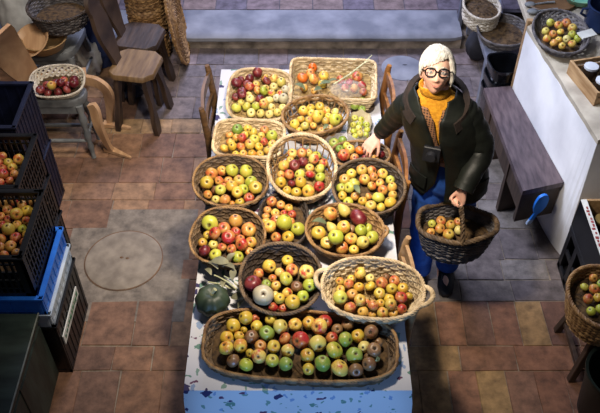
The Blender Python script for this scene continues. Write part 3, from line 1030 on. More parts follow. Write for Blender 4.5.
    fruits('304 111 Y 10;312.5 106.7 Y 8;318.6 106.7 Y 9;328 111 S 8;312 114.5 Y 9;320.7 114.5 Y 8;335 114.5 y 8;319 119.7 Y 12;309 120.6 S 8;335.2 122.6 L 12;328 122 S 8;293 126 Y 10;301.8 120.6 Y 8;303.2 127 y 8;313.4 125 S 7;298 130 Y 7;330.8 130.8 O 8;323.6 131.8 O 8;341 116.2 Y 8;327 116.5 Y 7',
           'the oval openwork basket', 'apples in the oval openwork basket', P['yellow'], .065, .02, seed=12)
    sub = lambda kd: {'round': 'orange', 'apple': 'tomato'}[kd]
    fruits('308 66.6 T 9 round;299.8 78.2 T 11 round;310.5 78.2 O 11 round;311 72.7 O 9 round;323.6 76 Y 10 round;314.3 91.3 O 7 round;322 84 Y 9 round;304 88 S 8 round',
           'the willow hamper', 'oranges in the willow hamper', P['hamper'], .05, .015, default='round', parts=False, seed=13)
    fruits('342.5 80.5 R 9 round;349.7 81.4 R 8 round;356 80.5 C 11 round;360 85 R 9 round;354 88 C 9 round;363 91 R 8 round;346 88 R 8 round',
           'the willow hamper', 'tomatoes in the willow hamper', P['hamper'], .05, .015, parts=False, seed=14, kinds=lambda k: 'tomato')
    fruits('342.5 156 R 12;350.5 157.5 C 9;360.8 150.8 T 10 round;368.6 151.7 C 10;378.8 154 D 9;374.4 159.5 O 9;366 158.5 D 8;352 150.8 S 10',
           'the dish under the hand', 'fruit in the dish under the hand', P['dish'], .03, .01, seed=15, kinds=lambda k: 'orange' if k == 'round' else 'apple')
# ------------------------------------------------------------------ table, cloth and what stands on it
TX0, TX1, TY0, TY1, TZ = -.455, .438, 1.60, 3.70, .742

def table():
    t = empty('dining_table', (0, (TY0 + TY1) / 2, 0), 'long table under a white printed cloth, covered with fruit baskets', 'table')
    W, D = TX1 - TX0 - .03, TY1 - TY0 - .03
    MB().box(((TX0 + TX1) / 2, 0, TZ - .02), (W, D, .035)).build('tabletop', 'wood_brown', t)
    b = MB()
    cx = (TX0 + TX1) / 2
    for s in (-1, 1):
        b.box((cx + s * (W / 2 - .08), 0, TZ - .09), (.025, D - .2, .1))
        b.box((cx, s * (D / 2 - .1), TZ - .09), (W - .16, .025, .1))
    b.build('apron', 'wood_brown', t)
    for sx in (-1, 1):
        for sy in (-1, 1):
            MB().lathe([(.022, 0), (.026, .03), (.03, .5), (.036, .6), (.036, TZ - .04)], 12, (cx + sx * (W / 2 - .08), sy * (D / 2 - .1), 0)).build('leg', 'wood_brown', t)
    # cloth
    b = MB()
    nx, ny = 40, 80
    drop = 6
    xs = [TX0 + (TX1 - TX0) * i / nx for i in range(nx + 1)]
    ys = [TY0 + (TY1 - TY0) * i / ny for i in range(ny + 1)]
    vs = []; fs = []
    idx = {}
    for j in range(ny + 1):
        for i in range(nx + 1):
            z = TZ + .006 + .0015 * mnoise.noise(Vector((xs[i] * 6, ys[j] * 6, 0)))
            idx[(i, j)] = len(vs)
            vs.append((xs[i], ys[j], z))
    for j in range(ny):
        for i in range(nx):
            fs.append((idx[(i, j)], idx[(i + 1, j)], idx[(i + 1, j + 1)], idx[(i, j + 1)]))
    loop = [(i, 0) for i in range(nx)] + [(nx, j) for j in range(ny)] + [(i, ny) for i in range(nx, 0, -1)] + [(0, j) for j in range(ny, 0, -1)]
    nrm = []
    for (i, j) in loop:
        x, y = 0, 0
        if j == 0: y = -1
        if j == ny: y = 1
        if i == 0: x = -1
        if i == nx: x = 1
        nrm.append(Vector((x, y, 0)).normalized())
    prev = [idx[k] for k in loop]
    n = len(loop)
    for d in range(1, drop + 1):
        cur = []
        for q, k in enumerate(loop):
            p = Vector(vs[idx[k]])
            s = d / drop
            w = .010 * s * math.sin(q * .55 + 1.5 * math.sin(q * .13)) + .006 + .010 * s
            if abs(nrm[q].x) > .9: w = .004 + .004 * s * math.sin(q * .8)
            p = p + nrm[q] * (w if d > 1 else .005)
            p.z = TZ + .004 - .26 * s ** 1.05
            cur.append(len(vs)); vs.append(tuple(p))
        for q in range(n):
            q2 = (q + 1) % n
            fs.append((prev[q], cur[q], cur[q2], prev[q2]))
        prev = cur
    b.add(vs, fs)
    c = b.build('tablecloth', 'printed_cloth')
    tag(c, 'white tablecloth printed with dark flower sprigs, hanging over the table edges', 'tablecloth')

def table_extras():
    # squash and dried stalks
    p = at(212.5, 300, .815)
    sq = empty('squash', (p.x, p.y, TZ + .01), 'dark green ribbed squash between the brown basket and the front tray', 'squash')
    b = MB()
    prof = []
    for i in range(15):
        th = PI * i / 14
        rad = math.sin(th) ** .8 if 0 < i < 14 else .02
        prof.append((rad * .072, .06 - math.cos(th) * .06 - (.022 * math.exp(-(rad / .25) ** 2) if i > 7 else 0)))
    b.lathe(prof, 40, (0, 0, 0), lambda t, z: 1 + .05 * math.cos(t * 2 * PI * 10))
    b.build('rind', 'green_skin', sq)
    MB().tube([(0, 0, .09), (.004, .002, .112), (.016, .006, .128)], [.012, .008, .009], 7).build('stem', 'stalk', sq)
    r = random.Random(8)
    pl = empty('dried_stalks', at(226, 280, TZ + .02), 'bunch of pale dried stalks with grey-green leaves, lying behind the squash', 'plant')
    o = pl.location
    for (px, py, z, ex, ey, ez) in ((214, 275, .83, 236, 289, .80), (217, 276, .84, 240, 292, .80), (208, 282, .83, 235, 290, .79), (224, 276, .85, 240, 288, .80)):
        a, c = at(px, py, z) - o, at(ex, ey, ez) - o
        MB().tube([a, (a + c) / 2 + Vector((0, 0, .012)), c], [.003, .004, .005], 6).build('stalk', 'stalk', pl)
    for (px, py, z, s) in ((212, 266, .85, .045), (220, 262, .87, .05), (229, 268, .86, .045), (233, 275, .85, .04), (208, 272, .84, .035), (238, 297, .80, .04), (244, 303, .79, .045), (224, 284, .82, .035), (231, 258, .87, .035)):
        leafp(at(px, py, z) - o, s, r, pl, 'leaf_dry')
    for (px, py, z, s, par, where) in ((319.5, 223, .875, .045, None, 'grey-green leaf at the left wall of the tan round basket'), (326, 127, .90, .03, None, 'green leaf among the yellow apples in the oval openwork basket'), (357, 189, .91, .035, None, 'dark leaf lying on the apples in the dark-walled round basket')):
        e = empty('loose_leaf', at(px, py, z), where, 'leaf')
        leafp(Vector((0, 0, 0)), s, r, e, 'leaf', 'blade')
    for (px, py, ex, ey, where) in ((300, 87, 292, 82, 'leaf under the largest bright orange in the willow hamper'), (325, 84, 333, 74, 'upright green leaf in the middle of the willow hamper'), (318, 90, 309, 86, 'green leaf beside the smallest orange in the willow hamper'), (333, 82, 340, 74, 'long green leaf beside the tomatoes in the willow hamper')):
        e = empty('loose_leaf', at(px, py, .90), where, 'leaf')
        leafp(Vector((0, 0, .0)), .04, r, e, 'leaf', 'blade')
    # clear bag over the tomatoes
    b = MB()
    c = at(348, 88, .90)
    rings = []
    for i in range(7):
        q = 1 - i / 6
        ring = []
        for j in range(20):
            a = 2 * PI * j / 20
            rr = .075 * (q ** .6 + .02) * (1 + .18 * mnoise.noise(Vector((math.cos(a) * 2, math.sin(a) * 2, i * .7))))
            ring.append(c + Vector((math.cos(a) * rr * 1.25, math.sin(a) * rr * .9, -.012 + .045 * (1 - q * q))))
        rings.append(ring)
    b.loft(rings, cap0=False)
    tag(b.build('plastic_bag', 'clear_plastic'), 'crumpled clear plastic bag over the tomatoes in the willow hamper', 'bag')
    # bare twig sticking out of the hamper
    b = MB().tube([at(334, 84, .92), at(350, 74, .97), at(364, 63, 1.0), at(372, 55, 1.03)], [.004, .004, .003, .002], 6)
    b.tube([at(364, 63, 1.0), at(371, 60, 1.02)], [.003, .0015], 5)
    tag(b.build('twig', 'stalk'), 'bare pale twig sticking up out of the willow hamper', 'twig')
    # white paper bag full of yellow-green fruit
    pp = Plan((348, 371, 112, 139), .80, .05, 3.5, .95, R(-8), 1)
    root = empty('paper_bag', (pp.c.x, pp.c.y, TZ + .009), 'open pale paper bag of small yellow-green apples behind the reaching hand', 'bag')
    b = MB()
    rings = []
    for t in (0, .4, .8, 1.05):
        ring = []
        for j in range(40):
            a = 2 * PI * j / 40
            q = pp.pt(a, min(t, 1), 1, .004 * math.sin(9 * a) * t)
            q.z = t * .055 + .008 * t * math.sin(5 * a)
            ring.append(q)
        rings.append(ring)
    b.loft(rings, cap1=False)
    b.build('bag_wall', 'paper_bag', root)
    fruits('355 118.3 L 6.5;361 120.5 L 6.5;366 125 L 6.5;367 130 L 6.5;353.5 125 L 6.5;358.8 128.4 y 6.5;360.5 124 L 6.5;354 131 L 6.5;360.5 134 y 6.5;365.5 135 L 6;355.5 136 L 6', 'the pale paper bag', 'small apples in the paper bag', None, z=TZ + .045, seed=21, parts=False)
    # green apples on a little plate by the far right corner
    c = at(361, 107, TZ + .012)
    pt = empty('small_plate', (c.x, c.y, TZ + .009), 'small dark plate of three green apples near the far table corner', 'plate')
    MB().lathe([(.045, 0), (.070, .012), (.073, .016), (.066, .014), (.04, .006), (.001, .006)], 28).build('dish', 'wick_dark', pt)
    fruits('362.2 101.7 G 9;356 105.8 G 9;361.3 109 G 7.5', 'the small dark plate', 'green apples on the small plate', None, z=TZ + .028, seed=22)
    # glass bowl with green apples
    c = at(341, 146, TZ + .06)
    gb = empty('glass_bowl', (c.x, c.y, TZ + .009), 'shallow glass bowl of green apples beside the straw-lined basket', 'bowl')
    MB().lathe([(.045, 0), (.06, .006), (.075, .04), (.083, .065), (.085, .066), (.082, .064), (.071, .04), (.05, .012), (.001, .01)], 32).build('bowl_wall', 'clear_plastic', gb)
    fruits('335.2 143 G 10;342 141 G 9;346.2 145.9 L 8;339.8 148.8 G 8', 'the glass bowl', 'green apples in the glass bowl', None, z=TZ + .04, seed=23)
    # walnuts in the front tray
    k = 0
    for (px, py, w) in ((226, 339, 'left of'), (230.5, 336, 'behind'), (231.5, 342, 'in front of')):
        q = at(px, py, .81)
        o = MB().ball((0, 0, 0), (.012, .011, .013), 10, 8).build('walnut', 'walnut')
        o.location = q
        tag(o, '%s walnut among yellow apples at the left end of the front tray' % ('leftmost', 'rear', 'nearest')[k], 'nut', 'walnuts in the front tray')
        k += 1

def leafp(p, s, r, parent, m, name='leaf'):
    b = MB()
    n = 8
    top = []; L_ = []
    for i in range(n + 1):
        t = i / n
        w = s * .38 * math.sin(PI * min(1, t * .96 + .03)) ** .8
        z = .3 * s * math.sin(PI * t) + .02 * s * math.sin(9 * t)
        L_.append([Vector((-w, s * (t - .5) * 1.6, z + w * .35)), Vector((0, s * (t - .5) * 1.6, z)), Vector((w, s * (t - .5) * 1.6, z + w * .35)), Vector((0, s * (t - .5) * 1.6, z - .0015))])
    b.loft(L_)
    o = b.build(name, m, parent)
    o.location = p
    o.rotation_euler = (r.uniform(-.4, .4), r.uniform(-.4, .4), r.uniform(0, 6.28))
    return o

# ------------------------------------------------------------------ chairs round the table
def ladder_chair(label, loc, rz, wood='wood_warm', group='rush-seated chairs round the table', bt=.91):
    t = empty('ladder_back_chair', (loc[0], loc[1], 0), label, 'chair', group, rz)
    # faces +Y locally, back posts at -Y
    for s in (-1, 1):
        MB().tube([(s * .2, .17, 0), (s * .2, .17, .25), (s * .2, .17, .46)], [.016, .02, .019], 10).build('leg', wood, t)
        MB().tube([(s * .185, -.17, 0), (s * .185, -.17, .44), (s * .185, -.172, .7 * bt / .91), (s * .185, -.188, bt - .03), (s * .185, -.194, bt)], [.016, .021, .02, .017, .013], 10).build('back_post', wood, t)
    b = MB()
    b.box((0, 0, .445), (.40, .35, .03))
    for i in range(18):
        b.tube([(-.2, -.165 + .0194 * i, .452), (.2, -.165 + .0194 * i, .452)], .0105, 6)
    b.build('rush_seat', 'rush', t)
    for z, y, h in ((.60, -.171, .05), (.60 + (bt - .06 - .6) * .48, -.174, .05), (bt - .06, -.185, .065)):
        rings = []
        for i in range(9):
            x = -.185 + .37 * i / 8
            yy = y - .018 * math.sin(PI * i / 8)
            hh = h * (.75 + .25 * math.sin(PI * i / 8))
            rings.append([Vector((x, yy - .008, z - hh / 2)), Vector((x, yy + .008, z - hh / 2)), Vector((x, yy + .008, z + hh / 2)), Vector((x, yy - .008, z + hh / 2))])
        MB().loft(rings).build('slat', wood, t)
    for z in (.15, .28):
        for s in (-1, 1):
            MB().tube([(s * .2, .17, z), (s * .187, -.17, z)], .009, 7).build('stretcher', wood, t)
        MB().tube([(-.2, .17, z + .02), (.2, .17, z + .02)], .009, 7).build('stretcher', wood, t)
    return t

def chairs():
    ladder_chair('dark wooden chair tucked in at the far left of the table by the pale baskets', (-.315, 3.33, 0), R(-90), 'wood_brown')
    ladder_chair('wooden chair at the far right corner of the table beside the willow hamper', (.295, 3.33, 0), R(90))
    ladder_chair('wooden chair between the woman and the dark-walled round basket', (.318, 2.83, 0), R(90), bt=.87)
    ladder_chair('rush-seated wooden chair tucked in beside the pale two-handled basket', (.298, 2.17, 0), R(90), 'wood_tan', bt=.80)

# ------------------------------------------------------------------ left: crates, chest and old chairs
def crate(name, label, x1, y0, y1, z0, h, m, w=.58, group=None, slots=True, strip=None, mrim=None, open_floor=True):
    """Plastic crate: floor, four walls of slotted mesh with a strong rim. x1 is the side facing the room."""
    D = y1 - y0
    t = empty(name, (x1 - w / 2, (y0 + y1) / 2, z0), label, 'crate', group)
    b = MB(); b.box((0, 0, .008), (w - .02, D - .02, .012)); b.build('crate_floor', m, t)
    th = .012
    for nm, axis, s in (('side_wall', 'x', 1), ('side_wall', 'x', -1), ('end_wall', 'y', -1), ('end_wall', 'y', 1)):
        b = MB()
        L_ = D if axis == 'x' else w
        def piece(u0, u1, v0, v1, tt=th):
            c, s2 = (u0 + u1) / 2, u1 - u0
            if axis == 'x': b.box((s * (w / 2 - th / 2), c, (v0 + v1) / 2), (tt, s2, v1 - v0))
            else: b.box((c, s * (D / 2 - th / 2), (v0 + v1) / 2), (s2, tt, v1 - v0))
        a = L_ / 2
        piece(-a, a, 0, .025); piece(-a, a, h - .03, h)
        if slots:
            nb = int(L_ / .028)
            for i in range(nb + 1):
                u = -a + L_ * i / nb
                piece(max(-a, u - .005), min(a, u + .005), .02, h - .025, th * .8)
            nv = max(1, int(h / .05))
            for k in range(1, nv):
                z = h * k / nv
                piece(-a, a, z - .004, z + .004, th * .7)
            for u in (-a + .02, a - .02): piece(u - .02, u + .02, 0, h)
        else:
            piece(-a, a, .02, h - .025, th * .7)
            for i in range(9):
                u = -a + .02 + (L_ - .04) * i / 8
                piece(u - .006, u + .006, .01, h - .01, th * 1.25)
        b.build(nm, m, t)
    b = MB()
    for s in (-1, 1):
        b.box((s * (w / 2 - .004), 0, h - .008), (.026, D + .012, .014))
        b.box((0, s * (D / 2 - .004), h - .008), (w + .012, .026, .014))
    b.build('rim', mrim or m, t)
    if strip:
        for (u0, u1, v0, v1, mm, mi) in strip:
            q = MB(); q.box((w / 2 + .006, (u0 + u1) / 2, (v0 + v1) / 2), (.006, u1 - u0, v1 - v0))
            lb = q.build('paper_label', mm, t)
            q = MB()
            rr = random.Random(3)
            u = u0 + .02
            while u < u1 - .03:
                l = rr.uniform(.012, .03)
                q.box((w / 2 + .0095, u + l / 2, (v0 + v1) / 2 + rr.uniform(-.006, .006)), (.002, l, (v1 - v0) * rr.uniform(.2, .5)))
                u += l + .01
            q.build('print', mi, lb)
    return t

def crates():
    crate('plastic_crate', 'black crate on the floor with a pale paper label, lowest of the near stack', -1.155, 2.15, 2.57, 0, .40, 'black_plastic', slots=False, group='crates in the near stack', strip=[(-.19, .12, .22, .285, 'paper_label', 'label_ink')])
    crate('plastic_crate', 'pale grey-blue crate squeezed beneath the bright blue one', -1.158, 2.145, 2.57, .40, .105, 'pale_plastic', slots=False, group='crates in the near stack')
    crate('plastic_crate', 'bright blue shallow plastic crate in the near stack under the apples', -1.165, 2.14, 2.57, .505, .125, 'blue_plastic', slots=False, group='crates in the near stack')
    crate('plastic_crate', 'black mesh crate of apples on top of the blue crate', -1.19, 2.15, 2.56, .63, .27, 'black_plastic', group='crates in the near stack')
    # second stack behind
    crate('plastic_crate', 'black mesh crate on the floor of the second stack, behind the near stack', -1.335, 2.62, 3.0, 0, .30, 'black_plastic', group='crates in the second stack')
    crate('plastic_crate', 'black mesh crate in the middle of the second stack', -1.335, 2.62, 3.0, .30, .28, 'black_plastic', group='crates in the second stack')
    crate('plastic_crate', 'black mesh crate of red and yellow apples on top of the second stack', -1.335, 2.62, 3.0, .58, .28, 'black_plastic', group='crates in the second stack')
    crate('plastic_crate', 'dark navy crate on the floor beside the front grey chair', -1.47, 3.08, 3.46, 0, .42, 'navy_plastic', slots=False, group='navy crates by the grey chair')
    crate('plastic_crate', 'empty dark navy crate stacked on top, beside the front grey chair', -1.47, 3.08, 3.46, .42, .42, 'navy_plastic', slots=False, group='navy crates by the grey chair')
    g = 'apples in the black crate on the near stack'
    fruits('4 203.4 C 10;15 203.4 R 9;21.8 206.6 C 10;31.5 204.2 O 10;40.4 204.8 B 9;9 211 C 10;17 212 S 9;26.6 212 Y 12;38.3 211.5 C 9;2 216.3 O 9;7.7 219.2 C 9;17.4 217 S 12;35.6 218.5 R 9;27.4 220.6 C 9;15.7 224.7 O 9;23 229.1 L 9;9.2 230.5 S 13;31 226.5 P 9;15.7 237.5 R 11;26 235 Y 9;25 242.5 R 10;10.7 246.5 O 11;4 255.3 O 9;16 252 C 9;3 238 O 10;2 225 C 9;1 246 C 10', 'the upper near crate', g, None, z=.775, seed=31)
    bed_panel(-1.22, 2.18, 2.53, .772, .5, 'apples_bedding', 'B')
    fruits('2.4 156.5 C 9;17.4 160 S 11;7.3 162.5 Y 9;11.6 168.3 S 10;3 169 R 9;4.8 175.8 R 11;1.2 181 R 9;9.5 180 R 8;11 175 C 9;1 163 R 9', 'the second-stack crate', 'apples in the crate of the second stack', None, z=.72, seed=32)
    bed_panel(-1.365, 2.65, 2.97, .717, .5, 'apples_bedding', 'B')
    # a yellow apple showing through the side of the near crate
    # dark green chest
    t = empty('wooden_chest', (-1.55, 1.72, 0), 'dark green painted wooden chest in front of the crate stack', 'chest')
    MB().box((0, 0, .245), (.68, .80, .49)).build('body', 'green_chest', t)
    MB().box((0, 0, .51), (.70, .82, .04)).build('lid', 'green_chest', t)
    b = MB()
    b.bar((.352, -.41, .532), (.352, .41, .532), .006, .006)
    b.build('worn_lid_edge', 'chest_edge', t)
    b = MB()
    b.box((.3415, .05, .245), (.004, .008, .49)); b.box((.3415, -.25, .245), (.004, .008, .49))
    b.build('plank_joint', 'dark_green', t)

def bed_panel(x1, y0, y1, z, w, name, code):
    b = MB()
    nx, ny = 24, 16
    vs = []; fs = []
    for j in range(ny + 1):
        for i in range(nx + 1):
            x, y = x1 - w + w * i / nx, y0 + (y1 - y0) * j / ny
            vs.append((x, y, z - .004 - .010 * abs(mnoise.noise(Vector((x * 30, y * 30, 1))))))
    for j in range(ny):
        for i in range(nx):
            a = j * (nx + 1) + i
            fs.append((a, a + 1, a + nx + 2, a + nx + 1))
    b.add(vs, fs)
    o = b.build('straw_litter', 'straw_dark')
    tag(o, 'dark straw litter under the apples inside the %s' % ('upper near black crate' if y0 < 2.5 else 'top crate of the second stack'), 'straw', kind='stuff')

def turned(a, c, r, wood, parent, name='leg'):
    a, c = Vector(a), Vector(c)
    prof = [.75, .6, .75, 1.0, .65, 1.05, 1.1, .7, .9, 1.15, 1.2, .8, 1.1, 1.15]
    pts = [a.lerp(c, i / 13) for i in range(14)]
    return MB().tube(pts, [r * q for q in prof], 12).build(name, wood, parent)

def grey_chair(label, loc, rz, back, dp=1.0, name='grey_painted_chair'):
    t = empty(name, (loc[0], loc[1], 0), label, 'chair', 'grey painted chairs by the left wall', rz)
    b = MB()
    rings = []
    for (k, z) in ((.93, .395), (1, .40), (1.02, .43), (1, .45), (.96, .454), (.5, .446), (.02, .445)):
        ring = []
        for j in range(48):
            u, v = sup(2 * PI * j / 48, 4)
            ring.append(Vector((u * .20 * k * (1 + .06 * v), v * .2 * dp * k, z)))
        rings.append(ring)
    b.loft(rings)
    b.build('seat', 'grey_paint', t)
    for sx in (-1, 1):
        for sy in (-1, 1):
            turned((sx * .19, sy * (.19 * dp + .02), 0), (sx * .165, sy * .15 * dp, .40), .021, 'grey_paint', t)
    for sy in (-1, 1):
        MB().tube([(-.182, sy * (.178 * dp + .01), .13), (0, sy * (.178 * dp + .01), .13), (.182, sy * (.178 * dp + .01), .13)], [.01, .014, .01], 8).build('stretcher', 'grey_paint', t)
    for sx in (-1, 1):
        MB().tube([(sx * .181, -.178 * dp - .01, .17), (sx * .181, .178 * dp + .01, .17)], .011, 8).build('stretcher', 'grey_paint', t)
    MB().box((0, -.155 * dp, .37), (.32, .022, .055)).build('seat_rail', 'grey_paint', t)
    if back:
        for i in range(6):
            x = -.17 + .34 * i / 5
            MB().tube([(x, .17, .44), (x * 1.05, .22, .85)], .009, 8).build('spindle', 'grey_paint', t)
        MB().bar((-.22, .222, .87), (.22, .222, .87), .03, .07).build('top_rail', 'grey_paint', t)
    return t

def plank_chair(label, loc, rz, seat_m, back_m, name='carved_wooden_chair', group='carved plank chairs by the left wall', k=.76):
    """Alpine chair: octagonal seat on splayed legs, shaped plank for a back."""
    t = empty(name, (loc[0], loc[1], 0), label, 'chair', group, rz)
    rings = []
    for (c_, z) in ((.96, .415), (1, .42), (1, .45), (.97, .457)):
        rings.append([Vector((x * k * c_, y * k * c_, z)) for (x, y) in ((-.2, .13), (-.2, -.12), (-.13, -.2), (.13, -.2), (.2, -.12), (.2, .13), (.15, .19), (-.15, .19))])
    MB().loft(rings).build('seat', seat_m, t)
    for sx in (-1, 1):
        for sy in (-1, 1):
            a, c = Vector((sx * .19 * k, sy * .18 * k, 0)), Vector((sx * .13 * k, sy * .12 * k, .42))
            rr = []
            for i in range(8):
                q = i / 7
                p = a.lerp(c, q)
                w = .028 + .010 * math.sin(q * 9)
                rr.append([p + Vector((-w, -.016, 0)), p + Vector((w, -.016, 0)), p + Vector((w, .016, 0)), p + Vector((-w, .016, 0))])
            MB().loft(rr).build('leg', back_m, t)
    # shaped back plank
    pr = [(.045, 0), (.05, .06), (.068, .13), (.09, .22), (.092, .30), (.075, .36), (.07, .39), (.08, .42), (.065, .46), (.03, .485)]
    rr = []
    for (w, z) in pr:
        y = .118 + z * .22
        rr.append([Vector((-w, y - .014, .44 + z)), Vector((w, y - .014, .44 + z)), Vector((w, y + .014, .44 + z)), Vector((-w, y + .014, .44 + z))])
    MB().loft(rr).build('back_plank', back_m, t)
    return t

def pale_chair():
    """Light wooden folding-leg chair: slanting back plank on the left, two bowed legs with long feet on the right."""
    o = Vector((-1.43, 3.95, 0))
    t = empty('bowed_leg_chair', o, 'pale wooden chair with tall slanting back plank and bowed legs ending in flat feet', 'chair')
    q = lambda px, py, z: at(px, py, z) - o
    # back plank, slightly dished and narrowing downwards
    lo, hi = q(30, 77, .46), q(-2, 34, .98)
    a = (hi - lo)
    side = Vector((.35, 1, 0)).normalized()
    nrm = a.cross(side).normalized()
    rr = []
    for i in range(11):
        f = i / 10
        w = .085 + .035 * f + (.02 * math.sin(f * PI))
        if f > .93: w *= .9
        c = lo + a * f + nrm * (.03 * math.sin(PI * f))
        rr.append([c - side * w - nrm * .011, c + side * w - nrm * .011, c + side * w + nrm * .011, c - side * w + nrm * .011])
    MB().loft(rr).build('back_plank', 'wood_pale', t)
    # seat under the lattice basket
    s0 = q(33, 90, .45); s1 = q(83, 83, .45)
    d = (s1 - s0)
    MB().bar(s0 + Vector((0, .10, -.014)), s1 + Vector((0, .10, -.014)), .15, .022).build('seat', 'wood_pale', t)
    def leg(path, w):
        pts = [q(*p) for p in path]
        # smooth polyline
        fine = []
        for i in range(len(pts) - 1):
            for k in range(4):
                fine.append(catmull(pts, i, k / 4))
        fine.append(pts[-1])
        rr = []
        for i, p in enumerate(fine):
            tt = (fine[min(i + 1, len(fine) - 1)] - fine[max(i - 1, 0)]).normalized()
            sd = Vector((.3, 1, 0)).normalized()
            n_ = tt.cross(sd).normalized()
            f = i / (len(fine) - 1)
            ww = w * (1.0 + .35 * math.sin(PI * min(1, f * 1.4)) - .45 * f)
            rr.append([p - n_ * ww - sd * .015, p + n_ * ww - sd * .015, p + n_ * ww + sd * .015, p - n_ * ww + sd * .015])
        return MB().loft(rr).build('bowed_leg', 'wood_pale', t)
    leg([(80, 79, .45), (96, 82, .43), (107, 91, .35), (110, 105, .20), (110, 120, .05), (112, 125, .02)], .030)
    leg([(91, 104, .42), (95, 111, .37), (99, 127, .25), (108, 145, .08), (112, 150, .025)], .026)
    for (a_, b_) in (((104, 124, .018), (131, 128, .012)), ((106, 148, .018), (131, 158, .012))):
        A, C = q(*a_), q(*b_)
        rr = []
        d = (C - A); sd = Vector((-d.y, d.x, 0)).normalized()
        for i in range(7):
            f = i / 6
            p = A + d * f
            w = .026 * (1 - f * .75)
            h = .018 * (1 - f * .5)
            rr.append([p - sd * w + Vector((0, 0, -h * .6)), p + sd * w + Vector((0, 0, -h * .6)), p + sd * w + Vector((0, 0, h)), p - sd * w + Vector((0, 0, h))])
        MB().loft(rr).build('foot', 'wood_pale', t)
    return t

def catmull(P_, i, t):
    p0, p1, p2, p3 = P_[max(i - 1, 0)], P_[i], P_[i + 1], P_[min(i + 2, len(P_) - 1)]
    return .5 * ((2 * p1) + (p2 - p0) * t + (2 * p0 - 5 * p1 + 4 * p2 - p3) * t * t + (3 * p1 - p0 - 3 * p2 + p3) * t ** 3)

def bowl(label, loc, r, h, m, tilt=(0, 0, 0), name='wooden_bowl', cat='bowl', group=None, th=.012):
    t = MB()
    t.lathe([(r * .45, 0), (r * .8, h * .3), (r, h), (r + .003, h + .003), (r - th * .6, h + .003), (r - th, h), (r * .8 - th, h * .36), (r * .4, th), (.001, th)], 36)
    o = t.build(name, m)
    o.location = loc
    o.rotation_euler = tilt
    return tag(o, label, cat, group)

